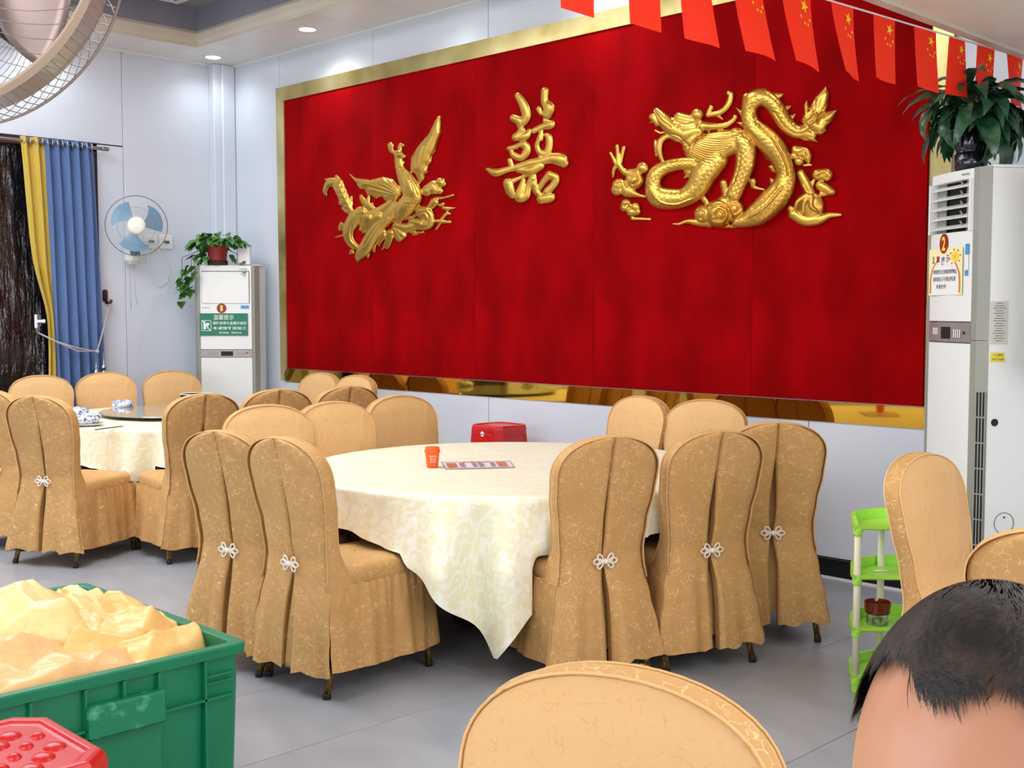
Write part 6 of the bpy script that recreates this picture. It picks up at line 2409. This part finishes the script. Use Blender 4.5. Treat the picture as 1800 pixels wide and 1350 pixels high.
bo = body.build('body', M['skin'], man, smooth=True)

# clothing: shirt and trousers as offset shells cut from the grown body


def shell(name, mat_, cond, off):
    me = bm_
    nv = [tuple(v_.co + v_.normal * off) for v_ in me.vertices]
    fs_ = [tuple(p.vertices) for p in me.polygons if cond(p.center)]
    MB().add(nv, fs_).build(name, mat_, man, smooth=True, solid=.003)


shell('shirt', M['shirt'], lambda c: (c.z > .52 and abs(c.x) < .30 and c.z < HZ - .15 and c.y < .10 and not (c.y > .08)), .012)
shell('trousers', M['trousers'], lambda c: c.z <= .60 and c.y < .45 and c.z > .09, .014)
shell('shoe', M['rubber'], lambda c: c.z < .10, .010)
# eyes
for sx_ in (-1, 1):
    q = tl(Vector((sx_ * .031, .076, -.006)))
    MB().lathe([(.0005, -.011), (.008, -.008), (.0115, 0), (.008, .008), (.0005, .011)], 16).build('eye', M['white'], man, smooth=True, loc=(q.x, q.y, q.z + HZ))
    q = tl(Vector((sx_ * .031, .0865, -.006)))
    MB().lathe([(.0005, -.002), (.005, -.001), (.0005, .002)], 12).build('iris', M['hair'], man, smooth=True, loc=(q.x, q.y, q.z + HZ), rot=(PI / 2, 0, 0))
    bw = MB()
    for k in range(40):
        u = k / 40
        x = sx_ * (.014 + .034 * u)
        z = .020 + .006 * math.sin(u * 2.4)
        q = tl(Vector((x, headpt(math.atan2(.09, x), 1.45).y + .002, z)))
        bw.tube([(q.x, q.y, q.z + HZ), (q.x + sx_ * .007, q.y + .001, q.z + HZ + .002)], [.0006, .0002], 3)
    bw.build('eyebrow', M['hair'], man)


# hair: cap plus strands
def hairline(th):
    """polar angle (from top) at which the hair starts, by azimuth"""
    s = math.sin(th)
    c = math.cos(th)
    if s > .1:
        # forehead: receding temples, forelock at the front
        a = abs(c)
        return 0.64 + .04 * math.exp(-(c / .25) ** 2) - .07 * math.exp(-((a - .5) / .2) ** 2) + .6 * max(0, (a - .84) / .16) ** 1.5
    if s > -.25:
        return 1.55 + .1 * (0.1 - s)
    return 1.95


capm = MB()
NC = 128
rows = 26


def fcap(i, j):
    th = 2 * PI * i / NC
    hl = hairline(th) - .13 + .03 * math.sin(th * 37) + .02 * math.sin(th * 61)
    ph = max(.002, hl * j / (rows - 1))
    p = headpt(th, ph)
    off = .0045 * (1 - (j / (rows - 1)) ** 4) + .0003
    nrm = Vector((p.x / RXh ** 2, p.y / RYh ** 2, p.z / RZh ** 2)).normalized()
    q = tl(p + nrm * off)
    return (q.x, q.y, q.z + HZ)


capm.grid(NC, rows, fcap, closed_u=True)
hair = capm.build('hair', M['hair'], man, smooth=True)
st_ = MB()
rh = random.Random(9)
# growth whorl direction: strands run forward from the crown, fanning sideways
n_str = 22000
vsb, fsb = [], []
for k in range(n_str):
    th = rh.uniform(0, 2 * PI)
    hl = hairline(th)
    edge = rh.random()
    ph = hl * (rh.random() ** .55 if edge < .7 else rh.uniform(.85, 1.04))
    # thinner along the front edge
    if math.sin(th) > .2 and ph > hl * .86 and rh.random() < .55:
        continue
    p = headpt(th, max(.02, ph))
    nrm = Vector((p.x / RXh ** 2, p.y / RYh ** 2, p.z / RZh ** 2)).normalized()
    # flow: away from crown (0,-.05,top)
    crown = Vector((.02, -.055, RZh * .9))
    d = (p - crown)
    d -= nrm * d.dot(nrm)
    if d.length < 1e-4:
        continue
    d.normalize()
    clump = noise.noise(Vector((p.x * 45, p.y * 45, p.z * 30))) * 1.3 + noise.noise(p * 120) * .6
    sdv = nrm.cross(d)
    d = (d + sdv * clump).normalized()
    ln = rh.uniform(.018, .034)
    lift = rh.uniform(.10, .7)
    w = rh.uniform(.0004, .0008)
    prev = p + nrm * .001
    pts = [prev]
    for sgm in range(4):
        t = (sgm + 1) / 4
        q = p + d * ln * t + nrm * (.001 + ln * lift * math.sin(t * 2.2) + .003)
        # follow curvature
        e = (q.x / RXh) ** 2 + (q.y / RYh) ** 2 + (q.z / RZh) ** 2
        if e < 1.02:
            q = q * (1.02 / e) ** .5
        elif e > 1.16:
            q = q * (1.16 / e) ** .5
        pts.append(q)
    sd = nrm.cross(d)
    b0 = len(vsb)
    for i_, q in enumerate(pts):
        ww = w * (1 - i_ / 4 * .85)
        a_, c_ = tl(q - sd * ww), tl(q + sd * ww)
        vsb += [(a_.x, a_.y, a_.z + HZ), (c_.x, c_.y, c_.z + HZ)]
    for i_ in range(4):
        fsb.append((b0 + i_ * 2, b0 + i_ * 2 + 1, b0 + i_ * 2 + 3, b0 + i_ * 2 + 2))
st_.add(vsb, fsb).build('hair_strands', M['hair'], man, kind='stuff')
ms = thing('plastic_stool', 'red plastic stool hidden beneath the seated man', 'stool', (0, 0, 0)) if False else None
red_stool('red plastic stool under the man at the lower right, hidden below the picture', (HC.x + .02, HC.y + .05, 0), fth, .32, .43, dimples=False)
